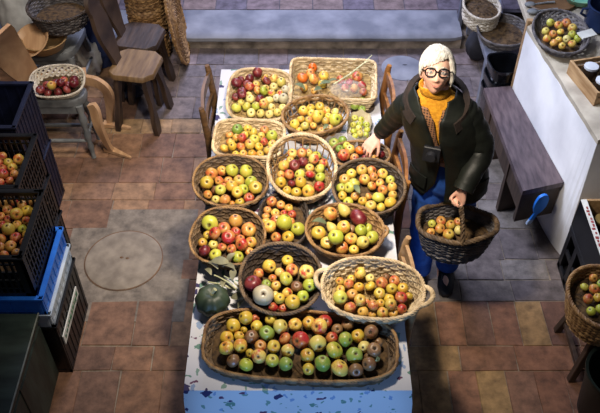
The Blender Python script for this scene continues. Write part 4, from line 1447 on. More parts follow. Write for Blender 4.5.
def left_side():
    grey_chair('narrow grey painted stool with turned legs, under the white lattice basket', (-1.535, 3.862, 0), R(0), False, .38, 'grey_painted_stool')
    pale_chair()
    grey_chair('grey painted chair with rounded seat, carrying the wooden bowls', (-1.68, 4.47, 0), R(-3), False)
    plank_chair('warm brown carved plank chair, the nearer of the two, with octagonal seat', (-1.065, 4.17, 0), R(80), 'wood_seat', 'wood_dark')
    plank_chair('dark brown carved plank chair standing behind the nearer plank chair', (-1.085, 4.49, 0), R(80), 'wood_dark', 'wood_dark')
    # lattice basket
    P['lat'] = Plan((30, 84, 65, 97), .525, .07, 2.6, .72, R(6), .7, tilt=.22)
    basket('white open lattice basket of dark red apples on the grey chair', P['lat'], 'wick_white', 'wick_white', 26, style='lattice', rim_r=.006, bed=(.04, .0, 'straw_dark', 0), seed=41, name='lattice_basket')
    fruits('43 90 D 9;56 84.7 D 9;54.5 92 S 9;62.5 92.7 D 8.5;66 88 D 8.5;72 84.3 D 9;77.5 87.7 D 9;48.4 86.7 D 8;61.7 85 R 8;73.8 92 D 8.5;48 93 D 8;69 93 D 8', 'the white lattice basket', 'apples in the white lattice basket', P['lat'], .04, .0, seed=42)
    # bowls on the rear grey chair
    c = at(36, 44, .52)
    bowl('wide wooden bowl standing on the rear grey chair beneath the tilted tray', (c.x + .05, c.y + .03, .458), .15, .09, 'wood_bowl', group='wooden bowls on the grey chair')
    o = bowl('round turned wooden tray leaning inside the wide bowl', (c.x + .0, c.y - .02, .535), .125, .045, 'wood_pale', (R(24), R(-16), 0), group='wooden bowls on the grey chair')
    # heap of baskets and sacks by the wall
    P['wl'] = Plan((28, 90, -12, 22), .72, .14, 2, .7, 0, .6)
    basket('dark grey wide wicker basket on the heap behind the bowls', P['wl'], 'wick_grey', 'wick_dark', 40, rim_r=.009, bed=(.08, .02, 'straw_dark', 0), seed=51)
    P['bigw'] = Plan((122, 162, -34, -6), .62, .60, 2.2, .9, 0, .8)
    basket('tall tan wicker log basket behind the carved chairs', P['bigw'], 'wick_tan', 'wick_tan', 40, rows=40, rim_r=.012, seed=52, name='log_basket')
    # flat round wicker tray leaning against it
    t = empty('round_wicker_tray', (-.835, 4.86, 0), 'flat oval wicker tray leaning upright against the tall log basket', 'tray')
    b = MB()
    for k in range(1, 16):
        rr = .02 + .015 * k
        n = 60
        b.tube([(0.0045 * math.cos(16 * 2 * PI * i / n + k * PI), rr * math.cos(2 * PI * i / n), rr * 1.25 * math.sin(2 * PI * i / n) + .32) for i in range(n)], .0085, 5, True)
    o = b.build('woven_disc', 'wick_tan', t)
    o2 = twist([(0, .262 * math.cos(2 * PI * i / 80), .262 * 1.22 * math.sin(2 * PI * i / 80) + .33) for i in range(80)], .013, 3, 30).build('rim', 'wick_tan', t)
    t.rotation_euler = (0, R(-9), R(3))
    # sacks and cloths
    def heap(name, label, cat, px, py, z, r, m, seed, sc=1.0):
        c = at(px, py, z)
        b = MB()
        n, k = 40, 22
        rings = []
        for i in range(k + 1):
            th = PI * i / k
            ring = []
            for j in range(n):
                a = 2 * PI * j / n
                d = Vector((math.sin(th) * math.cos(a), math.sin(th) * math.sin(a), -math.cos(th)))
                f = 1 + .22 * mnoise.noise(d * 2.2 * sc + Vector((seed, 0, 0))) + .12 * abs(mnoise.noise(d * 6 * sc + Vector((0, seed, 0))))
                ring.append(Vector((d.x * r[0] * f, d.y * r[1] * f, max(-c.z, d.z * r[2] * f))))
            rings.append(ring)
        b.loft(rings)
        o = b.build(name, m)
        o.location = c
        return tag(o, label, cat)
    heap('crumpled_sack', 'crumpled white plastic sack behind the pale slanting chair back', 'sack', 22, 14, .42, (.15, .16, .46), 'white_sack', 3)
    heap('blue_cloth', 'crumpled dark blue cloth under the grey basket on the heap', 'cloth', 92, 34, .26, (.15, .12, .30), 'blue_cloth', 7)
    heap('crumpled_sack', 'crumpled white sack on the floor behind the rear grey chair', 'sack', 88, 56, .15, (.09, .07, .16), 'white_sack', 9, 1.6)
    heap('dark_bag', 'dark brown bag slumped on the floor below the plank chairs', 'bag', 131, 92, .05, (.08, .05, .05), 'dark_cloth', 5)
    
    # stack under the white sack corner
    heap('dark_bag', 'dark bag in the far corner beside the white sack', 'bag', -26, 12, .40, (.12, .14, .40), 'dark_cloth', 12)
# ------------------------------------------------------------------ right: counter, bench, crates, stool
def right_side():
    # whitewashed masonry counter, running slightly askew
    A, C = Vector((1.33, 3.93, 0)), Vector((1.478, 2.92, 0))
    d = (A - C).normalized()
    nx = Vector((d.y, -d.x, 0))          # away from the room's middle
    W = 1.0
    b = MB()
    zt = .86
    quad = lambda z, g=0: [C + Vector((0, 0, z)) - nx * g, C + nx * W + Vector((0, 0, z)), A + nx * W + Vector((0, 0, z)), A + Vector((0, 0, z)) - nx * g]
    rings = []
    for i in range(25):
        f = i / 24
        p = C.lerp(A, f)
        w = .006 * mnoise.noise(Vector((f * 6, 0, 3)))
        rings.append([p + nx * (w + .03 * math.exp(-f * 14)), p + nx * W, p + nx * W + Vector((0, 0, zt)), p + nx * (w * .5) + Vector((0, 0, zt))])
    b.loft(rings)
    tag(b.build('wall_counter', 'white_wall', smooth=False), kind='structure')
    b = MB()
    rings = []
    for i in range(41):
        f = i / 40
        p = C.lerp(A, f)
        w = .005 * mnoise.noise(Vector((f * 9, 1, 3)))
        rings.append([p + nx * (w) + Vector((0, 0, zt)), p + nx * W + Vector((0, 0, zt)), p + nx * W + Vector((0, 0, zt + .035)), p + nx * (.02 + w) + Vector((0, 0, zt + .04)), p + nx * w + Vector((0, 0, zt + .028))])
    b.loft(rings)
    tag(b.build('trim_counter_top', 'counter_stone'), kind='structure')
    ct = zt + .04
    b = MB(); b.box((2.0, 4.36, zt / 2), (.78, .82, zt))
    tag(b.build('wall_counter_end', 'white_wall', smooth=False), kind='structure')
    b = MB(); b.box((1.86, 4.36, zt + .02), (1.04, .84, .04))
    tag(b.build('trim_counter_end', 'counter_stone', smooth=False), kind='structure')
    # wooden board standing against the end of the counter
    b = MB()
    b.bar(A + Vector((.015, .022, 0)), A + Vector((.015, .022, .92)), .034, .03)
    tag(b.build('wooden_post', 'wood_tan'), 'narrow wooden post standing against the far end of the white counter', 'post')
    # bench
    bl, br, fr, fl = at(484, 88, .45), at(511, 86, .45), at(564, 182, .45), at(523, 191, .45)
    t = empty('wooden_bench', ((bl + br + fr + fl) / 4).xy.to_3d(), 'dark wooden plank bench standing along the white counter wall', 'bench')
    o = t.location.copy()
    def slab(b, q, z0, z1):
        q = [Vector((p.x, p.y, 0)) - o for p in q]
        b.loft([[p + Vector((0, 0, z0)) for p in q], [p + Vector((0, 0, z1)) for p in q]])
        return b
    slab(MB(), (fl, fr, br, bl), .415, .45).build('seat_plank', 'wood_bench', t, smooth=False)
    dv = (bl - fl).normalized(); sv = (fr - fl)
    slab(MB(), (fl + sv * .02 + dv * .012, fr - sv * .02 + dv * .012, fr - sv * .02 + dv * .04, fl + sv * .02 + dv * .04), .19, .416).build('end_apron', 'wood_dark', t, smooth=False)
    for f in (.30, .80):
        P0 = fl + (bl - fl) * f; P1 = fr + (br - fr) * f
        q = [P0 + sv * .03, P1 - sv * .03, P1 - sv * .03 + dv * .035, P0 + sv * .03 + dv * .035]
        slab(MB(), q, 0, .418).build('end_panel', 'wood_dark', t, smooth=False)
    q = [fl + sv * .06 + dv * .045, fl + sv * .16 + dv * .045, bl + sv * .16 - dv * .05, bl + sv * .06 - dv * .05]
    slab(MB(), q, .26, .418).build('side_rail', 'wood_dark', t, smooth=False)
    # blue brush hanging on the bench end
    c = at(543, 187, .36)
    e = empty('blue_brush', fl + sv * .47 + Vector((0, -.03, -.075)), 'bright blue paddle-shaped brush hanging from the near end of the dark bench', 'brush')
    fd = Vector((sv.x, sv.y, 0)).normalized()
    fn = Vector((fd.y, -fd.x, 0))
    def blade(pr, th):
        rr = []
        for (w, x, z) in pr:
            p = fd * x + Vector((0, 0, z))
            rr.append([p - fd * w - fn * -.004, p + fd * w - fn * -.004, p + fd * w + fn * th, p - fd * w + fn * th])
        return MB().loft(rr)
    blade([(.008, .0, .055), (.026, .0, .045), (.037, .0, .02), (.04, -.002, -.01), (.037, -.004, -.04), (.026, -.008, -.068), (.014, -.012, -.085)], .02).build('head', 'brush_blue', e)
    blade([(.014, -.012, -.083), (.012, -.022, -.11), (.013, -.032, -.135)], .016).build('handle', 'brush_blue', e)
    blade([(.013, -.033, -.133), (.016, -.039, -.15), (.012, -.044, -.165)], .017).build('tip', 'pale_blue', e)
    # lattice basket on the counter
    P['cnt'] = Plan((534, 588, 10, 54), ct + .068, .065, 2.1, .68, R(-8), .7)
    basket('brown open lattice basket of small apples on the stone counter', P['cnt'], 'wick_grey', 'wick_grey', 26, style='lattice', rim_r=.008, bed=(.05, .01, 'straw_dark', 0), seed=61, name='lattice_basket')
    fruits('551 23 L 8;558 25.4 S 8;566.6 23.5 C 9;572 27.8 P 9;546 31.5 y 8;553 34.3 O 8;547 38.7 S 8;560.5 32 Y 7;566 40 y 8;572.6 35 L 8;577 38.7 L 8;571.4 43.6 S 8;553.8 43 O 8;560 40 Y 7;562 46 S 7', 'the counter lattice basket', 'apples in the counter lattice basket', P['cnt'], .05, .01, seed=62, parts=False)
    q = at(586, 37, ct + .06)
    b = MB(); b.box((0, 0, 0), (.10, .055, .008), Matrix.Rotation(R(24), 3, 'Z') @ Matrix.Rotation(R(8), 3, 'X'))
    o2 = b.build('paper_card', 'paper_label'); o2.location = q + Vector((0, 0, .02))
    tag(o2, 'small pale card lying at the right edge of the counter lattice basket', 'card')
    # wooden tray of jars
    c0 = at(580, 66, ct)
    zt2 = ct
    t = empty('jar_crate', (1.49 + .17, 3.36, zt2), 'small slatted wooden crate of preserve jars on the counter', 'crate', rz=R(14))
    L_, Wd, h = .36, .28, .085
    MB().box((0, 0, .006), (L_, Wd, .01)).build('crate_floor', 'wood_crate', t)
    for (nm, c, dd) in (('side_slat', (0, -Wd / 2, .03), (L_, .012, .03)), ('side_slat', (0, -Wd / 2, .07), (L_, .012, .028)), ('side_slat', (0, Wd / 2, .03), (L_, .012, .03)), ('side_slat', (0, Wd / 2, .07), (L_, .012, .028)), ('end_board', (-L_ / 2, 0, .043), (.013, Wd + .012, .086)), ('end_board', (L_ / 2, 0, .043), (.013, Wd + .012, .086))):
        MB().box(c, dd).build(nm, 'wood_crate', t)
    k = 0
    rot = Matrix.Rotation(R(14), 3, 'Z')
    for j in range(2):
        for i in range(3):
            pos = t.location + rot @ Vector((-.11 + .105 * i, -.065 + .125 * j, .012))
            where = ('front left corner', 'front middle', 'front right corner', 'back left corner', 'back middle', 'back right corner')[k]
            jar(pos, .043, .085, 'white_lid', 'dark preserve jar with white lid in the %s of the counter crate' % where, 'white-lidded jars in the counter crate')
            k += 1
    # far end of the counter: board, spoons, blue pot, plate
    c = at(551, 2, ct + .02)
    b = MB(); b.lathe([(.11, 0), (.13, .012), (.125, .018), (.10, .012), (.001, .01)], 30)
    o2 = b.build('wooden_plate', 'wood_brown'); o2.location = c - Vector((0, 0, .015)); o2.scale = (1.15, .8, 1)
    tag(o2, 'round brown wooden plate at the far end of the counter', 'plate')
    for (px, py, lb) in ((519, 11, 'nearer'), (521, 4, 'farther')):
        c = at(px, py, ct + .02)
        b = MB(); b.ball((0, 0, 0), (.034, .024, .015), 14, 8)
        b.tube([(.03, 0, .002), (.10, .012, .006), (.15, .02, .004)], [.006, .006, .008], 7)
        o2 = b.build('wooden_spoon', 'grey_paint'); o2.location = Vector((max(c.x, 1.38), c.y, ct + .017))
        tag(o2, '%s grey wooden spoon on the corner of the counter' % lb, 'spoon', 'wooden spoons on the counter')
    c = at(598, 15, ct + .08)
    t = empty('enamel_pot', (c.x + .04, c.y, ct + .001), 'dark blue enamel pot on the counter behind the lattice basket', 'pot')
    MB().lathe([(.085, 0), (.105, .02), (.11, .14), (.115, .145), (.10, .145), (.095, .02), (.001, .015)], 32).build('pot_wall', 'enamel_blue', t)
    MB().tube([(-.105, 0, .12), (-.135, 0, .12), (-.14, 0, .09), (-.108, 0, .07)], .008, 8).build('handle', 'enamel_blue', t)
    c = at(578, 3, ct)
    bowl('teal and green glazed bowl at the far end of the counter', (c.x, c.y, ct + .001), .09, .05, 'teal_glaze', name='glazed_bowl')
    # stack of black tubs between the counter end and the low bench behind
    for i in range(3):
        t = empty('black_tub', (1.30 + .002 * i, 4.085, .005 + .10 * i), ('lowest', 'middle', 'topmost')[i] + ' black plastic tub of the stack beyond the counter end', 'tub', 'black plastic tubs')
        b = MB()
        rings = []
        hh = .30
        for (k, z) in ((.78, 0), (.8, .01), (1, hh), (1.07, hh + .004), (1.07, hh + .02), (.98, hh + .018), (.78, .02), (.02, .018)):
            ring = []
            for j in range(40):
                u, v = sup(2 * PI * j / 40, 4)
                ring.append(Vector((u * .10 * k, v * .105 * k, z)))
            rings.append(ring)
        b.loft(rings)
        b.build('tub_wall', 'black_gloss', t)
        t.rotation_euler = (0, 0, R(8))
    # low blue-grey bench with sieve and wicker tray
    q0, q1 = at(466, -6, .45), at(491, 74, .45)
    t = empty('plank_bench', ((q0 + q1) / 2).xy.to_3d(), 'blue-grey painted plank bench carrying the sieve and the flat wicker tray', 'bench')
    o = t.location.copy()
    f0, f1 = Vector((q0.x, 5.45, 0)) - o, Vector((q1.x, 4.20, 0)) - o
    r0, r1 = f0 + Vector((.30, 0, 0)), f1 + Vector((.13, 0, 0))
    b = MB(); b.loft([[v + Vector((0, 0, .415)) for v in (f0, r0, r1, f1)][::-1], [v + Vector((0, 0, .45)) for v in (f0, r0, r1, f1)][::-1]])
    b.build('seat_plank', 'blue_grey', t, smooth=False)
    for y in (4.28, 5.2):
        fx = f1.lerp(f0, (y - 4.20) / 1.25)
        for s in (.025, .11):
            MB().bar(Vector((fx.x + s, y - o.y, 0)), Vector((fx.x + s, y - o.y, .416)), .035, .05, (0, 1, 0)).build('leg', 'blue_grey', t)
    P['sieve'] = Plan((464, 500, -8, 20), .575, .11, 2, .92, 0, .8)
    basket('round pale sieve full of brown grain on the blue-grey bench', P['sieve'], 'wick_white', 'wick_white', 40, rim_r=.008, bed=(.03, .015, 'straw_dark', 60), seed=71, name='round_sieve')
    P['wt'] = Plan((478, 528, 14, 46), .52, .055, 2.2, .8, R(-6), .6)
    basket('flat grey-brown wicker tray on the blue-grey bench beside the tubs', P['wt'], 'wick_grey', 'wick_grey', 40, rim_r=.007, bed=(.04, .0, 'straw_dark', 30), seed=72, name='flat_wicker_tray')
    # dark rounded heap in the angle of the kerb
    b = MB()
    n, k = 30, 16
    rings = []
    for i in range(k + 1):
        th = PI * i / k
        rings.append([Vector((math.sin(th) * math.cos(2 * PI * j / n) * .11 * (1 + .2 * mnoise.noise(Vector((math.cos(2 * PI * j / n) * 2, math.sin(2 * PI * j / n) * 2, i * .3)))), math.sin(th) * math.sin(2 * PI * j / n) * .11, .17 - math.cos(th) * .17)) for j in range(n)])
    b.loft(rings)
    o2 = b.build('dark_heap', 'dark_cloth'); o2.location = (1.315, 4.86, 0); o2.scale = (.8, .8, .75)
    tag(o2, 'dark rounded heap standing on the floor at the rounded end of the step', 'sack')
    # crate of bottles and jars at the end of the counter
    x0 = 1.465
    t = empty('plastic_crate', (x0 + .29, 2.65, 0), 'black slotted crate on the floor under the lettered wooden box', 'crate')
    # plain darker crate built as walls
    hh = .335
    MB().box((0, 0, .008), (.56, .40, .012)).build('crate_floor', 'black_plastic', t)
    for s in (-1, 1):
        b = MB()
        b.box((s * .28, 0, .02), (.014, .42, .04)); b.box((s * .28, 0, hh - .02), (.018, .42, .04))
        for i in range(4): b.box((s * .28, -.19 + .127 * i, hh / 2), (.014, .04, hh - .02))
        b.box((s * .28, 0, hh * .5), (.012, .42, .03))
        b.build('side_wall', 'black_plastic', t)
        b = MB(); b.box((0, s * .205, hh / 2), (.56, .012, hh)); b.build('end_wall', 'black_plastic', t)
    t = empty('lettered_box', (x0 + .29, 2.65, hh + .002), 'wooden box with white red-lettered edge holding gold-lidded jars', 'box')
    hb = .20
    MB().box((0, 0, .006), (.56, .41, .01)).build('box_floor', 'wood_dark', t)
    for s in (-1, 1):
        MB().box((s * .28, 0, hb / 2), (.016, .42, hb)).build('side_board', 'wood_dark' if s > 0 else 'black_plastic', t)
        MB().box((0, s * .203, hb / 2), (.56, .014, hb)).build('end_board', 'wood_crate', t)
    st = MB().box((-.276, 0, hb + .003), (.03, .40, .006)).build('lettered_edge', 'paper_label', t)
    b = MB()
    rr = random.Random(5)
    y = -.18
    while y < .16:
        l = rr.uniform(.012, .022)
        b.box((-.276 + rr.uniform(-.003, .003), y + l / 2, hb + .0065), (rr.uniform(.008, .018), l, .002))
        y += l + rr.choice((.007, .016))
    b.build('lettering', 'red_ink', st)
    k = 0
    for (dx, dy) in ((-.18, .12), (-.18, .02), (-.18, -.09), (-.07, .12), (-.07, .02), (-.07, -.09)):
        jar(Vector((x0 + .29 + dx, 2.65 + dy, hh + .014)), .045, .13, 'gold_lid', ('gold-lidded jar against the back corner of the lettered box', 'gold-lidded jar, second from the back beside the lettered edge', 'gold-lidded jar, third from the back beside the lettered edge', 'gold-lidded jar at the back of the second line in the lettered box', 'gold-lidded jar in the middle of the second line in the lettered box', 'gold-lidded jar at the front of the second line in the lettered box')[k], 'gold-lidded jars in the lettered box')
        k += 1
    # stool with basket
    P['rb'] = Plan((569, 641, 266, 330), .55, .195, 2, .70, 0, .55)
    c = P['rb'].c
    t = empty('low_stool', (1.53, 2.255, 0), 'low dark wooden stool under the basket of apples at the right edge', 'stool')
    MB().box((0, 0, .335), (.28, .28, .035)).build('stool_top', 'wood_dark', t)
    for sx in (-1, 1):
        for sy in (-1, 1):
            MB().bar((sx * .165, sy * .15, 0), (sx * .115, sy * .115, .322), .034, .034, (0, 1, 0)).build('leg', 'wood_dark', t)
        MB().bar((sx * .149, -.13, .10), (sx * .149, .13, .10), .022, .03).build('stretcher', 'wood_dark', t)
    MB().bar((-.145, -.136, .12), (.145, -.136, .12), .022, .03).build('stretcher', 'wood_dark', t)
    basket('round tan basket of apples on the low stool at the right edge', P['rb'], 'wick_tan', 'wick_tan', 40, rim_r=.009, bed=(.06, .02, 'straw_dark', 30), seed=81)
    fruits('594.6 279 O 9;586 287.5 L 8;594.2 289.3 O 10;588.5 299 C 10;598.5 298.5 Y 9;591.7 311 L 9;599.5 309 L 9;600 283 G 9;603 292 C 9;604 303 R 9', 'the basket on the stool', 'apples in the basket on the stool', P['rb'], .06, .02, seed=82)
    # dark green bucket, cut by the frame
    t = empty('green_bucket', (1.475, 1.93, 0), 'dark green bucket on the floor at the lower right edge', 'bucket')
    MB().lathe([(.11, 0), (.12, .01), (.155, .33), (.165, .335), (.165, .35), (.15, .345), (.112, .02), (.001, .015)], 36).build('bucket_wall', 'dark_green', t)
    MB().tube([(.158 * math.cos(a), .158 * math.sin(a) * 1, .335 + .0) for a in [PI * i / 16 for i in range(17)]], .004, 6).build('handle', 'grey_paint', t)

def jar(pos, r, h, lid, label, group):
    t = empty('preserve_jar', pos, label, 'jar', group)
    MB().lathe([(r * .9, 0), (r, .008), (r, h * .72), (r * .8, h * .84), (r * .8, h * .9), (.001, h * .9)], 20).build('jar_body', 'glass_jar', t)
    MB().lathe([(r * .86, h * .84), (r * .88, h * .85), (r * .88, h * .99), (r * .8, h), (.001, h * .995)], 20).build('lid', lid, t)
    return t

def covers():
    c = at(124, 260, 0)
    r_ = .222
    t = empty('manhole_cover', (-1.013, 2.895, 0), 'round stone cover set in the grey slab of the floor at left', 'cover')
    b = MB()
    b.lathe([(r_ - .004, -.02), (r_ - .004, .004), (r_ - .012, .007), (r_ * .6, .008), (.001, .008)], 64)
    b.build('disc', 'manhole', t)
    b = MB(); b.lathe([(r_ + .003, .0), (r_ + .003, .003), (r_ - .004, .003), (r_ - .004, .0)], 64)
    b.build('joint', 'wood_brown', t)
    b = MB()
    for (x, y) in ((-.012, .012), (.022, .006)):
        b.ball((x, y, .008), (.012, .008, .002), 8, 4)
    b.build('finger_hole', 'wood_brown', t)
    t = empty('drain_cover', (.757, 4.745, 0), 'round grey stone cover in the floor behind the woman', 'cover')
    MB().lathe([(.15, -.02), (.15, .004), (.14, .007), (.001, .008)], 56).build('disc', 'kerb_stone', t)
    MB().lathe([(.154, 0), (.154, .003), (.15, .003), (.15, 0)], 56).build('joint', 'blue_grey', t)
    MB().ball((.02, .03, .008), (.02, .006, .003), 8, 4).build('finger_hole', 'dark_cloth', t)
# ------------------------------------------------------------------ the woman
def person():
    F = Vector((-.30, -1, 0)).normalized()          # where the chest faces
    S = Vector((0, 0, 1)).cross(F).normalized()     # her left, to the right in the picture
    root = empty('person', (.68, 2.76, 0), 'white-haired person in dark waxed jacket and mustard rollneck, holding a wicker basket', 'person')
    o = root.location.copy()
    hipc, waist, chest, neck = Vector((.725, 2.75, .86)), Vector((.695, 2.735, 1.02)), Vector((.64, 2.715, 1.18)), Vector((.588, 2.70, 1.36))
    hd = Vector((.572, 2.682, 1.478))
    shR, shL = Vector((.487, 2.725, 1.28)), Vector((.725, 2.675, 1.285))
    elR, wrR = at(394, 119, 1.075), at(380, 133, .93)
    elL, wrL = at(482, 150, 1.075), at(464, 188, .945)
    legR = [Vector((.655, 2.765, .84)), Vector((.65, 2.76, .46)), Vector((.665, 2.77, .06))]
    legL = [Vector((.80, 2.765, .84)), Vector((.815, 2.775, .46)), Vector((.82, 2.80, .06))]
    f = Vector((-.14, -1, .52)).normalized()
    s = Vector((0, 0, 1)).cross(f).normalized()
    u = f.cross(s)
    K = .84
    H_ = lambda a, b, c: hd + s * (a * K * .94) + f * (b * K) + u * (c * K)

    def limb(b, pts, rad, n=14, sub=5, fold=0, seed=0, flat=1.0):
        P_ = [Vector(p) for p in pts]
        fine = []; rr = []
        for i in range(len(P_) - 1):
            for k in range(sub):
                t = k / sub
                fine.append(P_[i].lerp(P_[i + 1], t) * .35 + catmull(P_, i, t) * .65)
                rr.append(rad[i] + (rad[i + 1] - rad[i]) * t)
        fine.append(P_[-1]); rr.append(rad[-1])
        vs = []
        nx = None
        rings = []
        for i, p in enumerate(fine):
            t = (fine[min(i + 1, len(fine) - 1)] - fine[max(i - 1, 0)]).normalized()
            if nx is None: nx = t.cross(Vector((.1, 1, .2))).normalized()
            nx = (nx - t * nx.dot(t)).normalized()
            ny = t.cross(nx)
            ring = []
            for j in range(n):
                a = 2 * PI * j / n
                r_ = rr[i]
                if fold:
                    r_ *= 1 + fold * mnoise.noise(Vector((math.cos(a) * 1.3 + seed, math.sin(a) * 1.3, i * .55))) + fold * .5 * math.sin(i * 1.7 + 1.2 * math.sin(a + seed))
                ring.append(p + nx * math.cos(a) * r_ + ny * math.sin(a) * r_ * flat)
            rings.append(ring)
        b.loft(rings)

    # ---- body: one continuous surface
    b = MB()
    tors = []
    for (c, rx, ry) in ((hipc - Vector((0, 0, .07)), .13, .09), (hipc, .165, .11), (waist, .135, .095), (chest, .145, .10), (chest.lerp(neck, .45), .125, .08), (chest.lerp(neck, .75), .085, .06), (neck, .058, .056), (neck + Vector((-.006, -.01, .05)), .052, .052), (hd + Vector((.002, .008, -.06)), .05, .05)):
        tors.append([c + S * rx * math.sin(2 * PI * j / 24) + F * ry * math.cos(2 * PI * j / 24) for j in range(24)])
    b.loft(tors)
    limb(b, [shR, elR, wrR], [.036, .034, .025]); limb(b, [shL, elL, wrL], [.036, .034, .025])
    b.ball(shR, .036); b.ball(shL, .036)
    for L_ in (legR, legL):
        limb(b, L_, [.078, .05, .034])
        b.ball(L_[2] + F * .05 + Vector((0, 0, -.02)), (.04, .10, .034))
    # head
    n, k = 48, 40
    rings = []
    G = lambda x, m, w: math.exp(-((x - m) / w) ** 2)
    for i in range(k + 1):
        th = PI * i / k
        ring = []
        for j in range(n):
            ph = 2 * PI * j / n
            q = max(math.sin(th), 2e-3)
            x, y, z = q * math.sin(ph), q * math.cos(ph), -math.cos(th)
            X, Y, Z = x * .073, y * .092, z * .112
            lowf = max(0, -z - .1)
            X *= 1 - .34 * lowf
            if y > 0: Y *= 1 - .10 * lowf
            else: Y *= 1 - .5 * lowf
            if y > 0:
                Y += .006 * G(Z, .03, .014) * G(X, 0, .05)              # brow
                Y -= .012 * G(Z, .010, .016) * (G(X, .032, .016) + G(X, -.032, .016))   # sockets
                nz = max(0, min(1, (.018 - Z) / .05)) if Z > -.034 else max(0, 1 - (-.034 - Z) / .008)
                Y += (.005 + .017 * nz) * G(X, 0, .010 + .006 * nz) * (1 if -.045 < Z < .022 else 0)
                Y += .010 * (G(X, .04, .022) + G(X, -.04, .022)) * G(Z, -.026, .024)      # smiling cheeks
                Y += .003 * G(Z, -.058, .012) * G(X, 0, .026)            # mouth
                Y += .007 * G(Z, -.098, .018) * G(X, 0, .026)            # chin
            ring.append(H_(X, Y, Z))
        rings.append(ring)
    b.loft(rings)
    # ears
    for sg in (-1, 1):
        rot = Matrix((s, f, u)).transposed()
        b.ball(H_(sg * .075, -.008, -.005), (.010, .019, .032), 12, 8, rot)
    # hands
    def hand(wr, fwd, nrm, thumb_side, curl, spread=.0, thumb_out=.6, sc=.94):
        fwd = fwd.normalized(); nrm = (nrm - fwd * nrm.dot(fwd)).normalized()
        sd = fwd.cross(nrm).normalized() * thumb_side
        rr = []
        for (l, w, t) in ((-.012, .024, .019), (.02, .030, .016), (.055, .039, .0145), (.082, .041, .012), (.092, .036, .008)):
            c = wr + fwd * l * sc
            rr.append([c + sd * (w * sc * sup(2 * PI * j / 20, 2.6)[0]) + nrm * (t * sc * sup(2 * PI * j / 20, 2.6)[1]) for j in range(20)])
        b.loft(rr)
        for i, (off, ln) in enumerate(((.028, .068), (.0095, .077), (-.0095, .071), (-.028, .055))):
            base = wr + fwd * .082 * sc + sd * off * sc
            d = (fwd + sd * spread * (off / .028)).normalized()
            pts = [base - d * .02]
            p = base.copy(); ang = curl[i] * .45
            pts.append(p.copy())
            for seg, fr in enumerate((.42, .32, .26)):
                dd = d * math.cos(ang) + nrm * math.sin(ang)
                p = p + dd * ln * fr * sc
                pts.append(p.copy())
                ang += curl[i]
            b.tube(pts, [.0092 * sc, .0094 * sc, .0086 * sc, .008 * sc, .0062 * sc], 10)
            b.ball(pts[-1], .0064 * sc, 8, 6)
        bs = wr + fwd * .028 * sc + sd * .026 * sc
        td = (fwd * .75 + sd * thumb_out + nrm * .35).normalized()
        p1 = bs + td * .034 * sc
        p2 = p1 + (td + fwd * .35 + nrm * .25).normalized() * .03 * sc
        p3 = p2 + (td + fwd * .6 + nrm * .5 - sd * .2).normalized() * .024 * sc
        b.tube([bs - td * .01, bs, p1, p2, p3], [.012 * sc, .0125 * sc, .0105 * sc, .0095 * sc, .007 * sc], 10)
        b.ball(p3, .0072 * sc, 8, 6)
    fw = (at(369, 146, .882) - wrR)
    hand(wrR + fw.normalized() * .012, fw, Vector((.15, .25, -1)), 1, [.42, .5, .55, .6], .25, .6, .85)
    fl = (at(460.5, 199, .868) - wrL)
    hand(wrL + fl.normalized() * .012, fl + Vector((0, 0, -.05)), Vector((-.9, -.35, 0)), 1, [1.15, 1.2, 1.2, 1.25], 0, .25, .84)
    for i in range(len(b.v)): b.v[i] = tuple(Vector(b.v[i]) - o)
    body = b.build('body', 'skin', root)
    md = body.modifiers.new('r', 'REMESH'); md.mode = 'VOXEL'; md.voxel_size = .0042; md.use_smooth_shade = True
    sm = body.modifiers.new('s', 'SMOOTH'); sm.factor = .4; sm.iterations = 2

    loc = lambda b: [setattr(b, 'v', [tuple(Vector(v) - o) for v in b.v])]
    def done(b, name, m, parent=root, **k):
        loc(b)
        return b.build(name, m, parent)

    # ---- face
    for sg in (-1, 1):
        e = MB(); e.ball(H_(sg * .031, .0755, .010), .0125, 14, 10)
        ey = done(e, 'eye', 'eye_white', body)
        e = MB(); e.ball(H_(sg * .031 - .001, .0845, .0095), .0055, 10, 8)
        done(e, 'iris', 'iris', ey)
        e = MB(); e.tube([H_(sg * .014, .094, .030), H_(sg * .03, .095, .0355), H_(sg * .048, .082, .030)], [.003, .0038, .002], 7)
        done(e, 'eyebrow', 'brow', body)
        # upper eyelid
        e = MB(); e.tube([H_(sg * .018, .0850, .012), H_(sg * .031, .0895, .0175), H_(sg * .045, .0805, .012)], [.0025, .0032, .0025], 7)
        done(e, 'eyelid', 'skin', body)
    e = MB(); e.tube([H_(-.031, .079, -.045), H_(-.014, .0905, -.0545), H_(0, .0932, -.0565), H_(.014, .0905, -.0545), H_(.031, .079, -.045)], [.0009, .0014, .0018, .0014, .0009], 8)
    done(e, 'upper_lip', 'lip', body)
    e = MB(); e.tube([H_(-.026, .0810, -.049), H_(-.012, .0895, -.0605), H_(0, .0920, -.0635), H_(.012, .0895, -.0605), H_(.026, .0810, -.049)], [.0009, .0020, .0024, .0020, .0009], 8)
    done(e, 'lower_lip', 'lip', body)
    # glasses
    g = bpy.data.objects.new('eyeglasses', None); COL.objects.link(g); g.parent = root
    for sg in (-1, 1):
        e = MB()
        pts = []
        for j in range(32):
            x, y = sup(2 * PI * j / 32, 3)
            pts.append(H_(sg * .0345 + x * .0265, .1045 - .006 * abs(sg * .0345 + x * .0275) / .06, .009 + y * .0195))
        e.tube(pts, .0030, 8, True)
        done(e, 'glasses_rim', 'frame_black', g)
        e = MB(); e.loft([[p + f * .0004 for p in pts], [p - f * .0006 for p in pts]])
        done(e, 'lens', 'lens_glass', g)
        e = MB(); e.tube([H_(sg * .062, .1, .016), H_(sg * .074, .086, .016), H_(sg * .079, .03, .012), H_(sg * .079, -.01, .006)], .0028, 7)
        done(e, 'temple', 'frame_black', g)
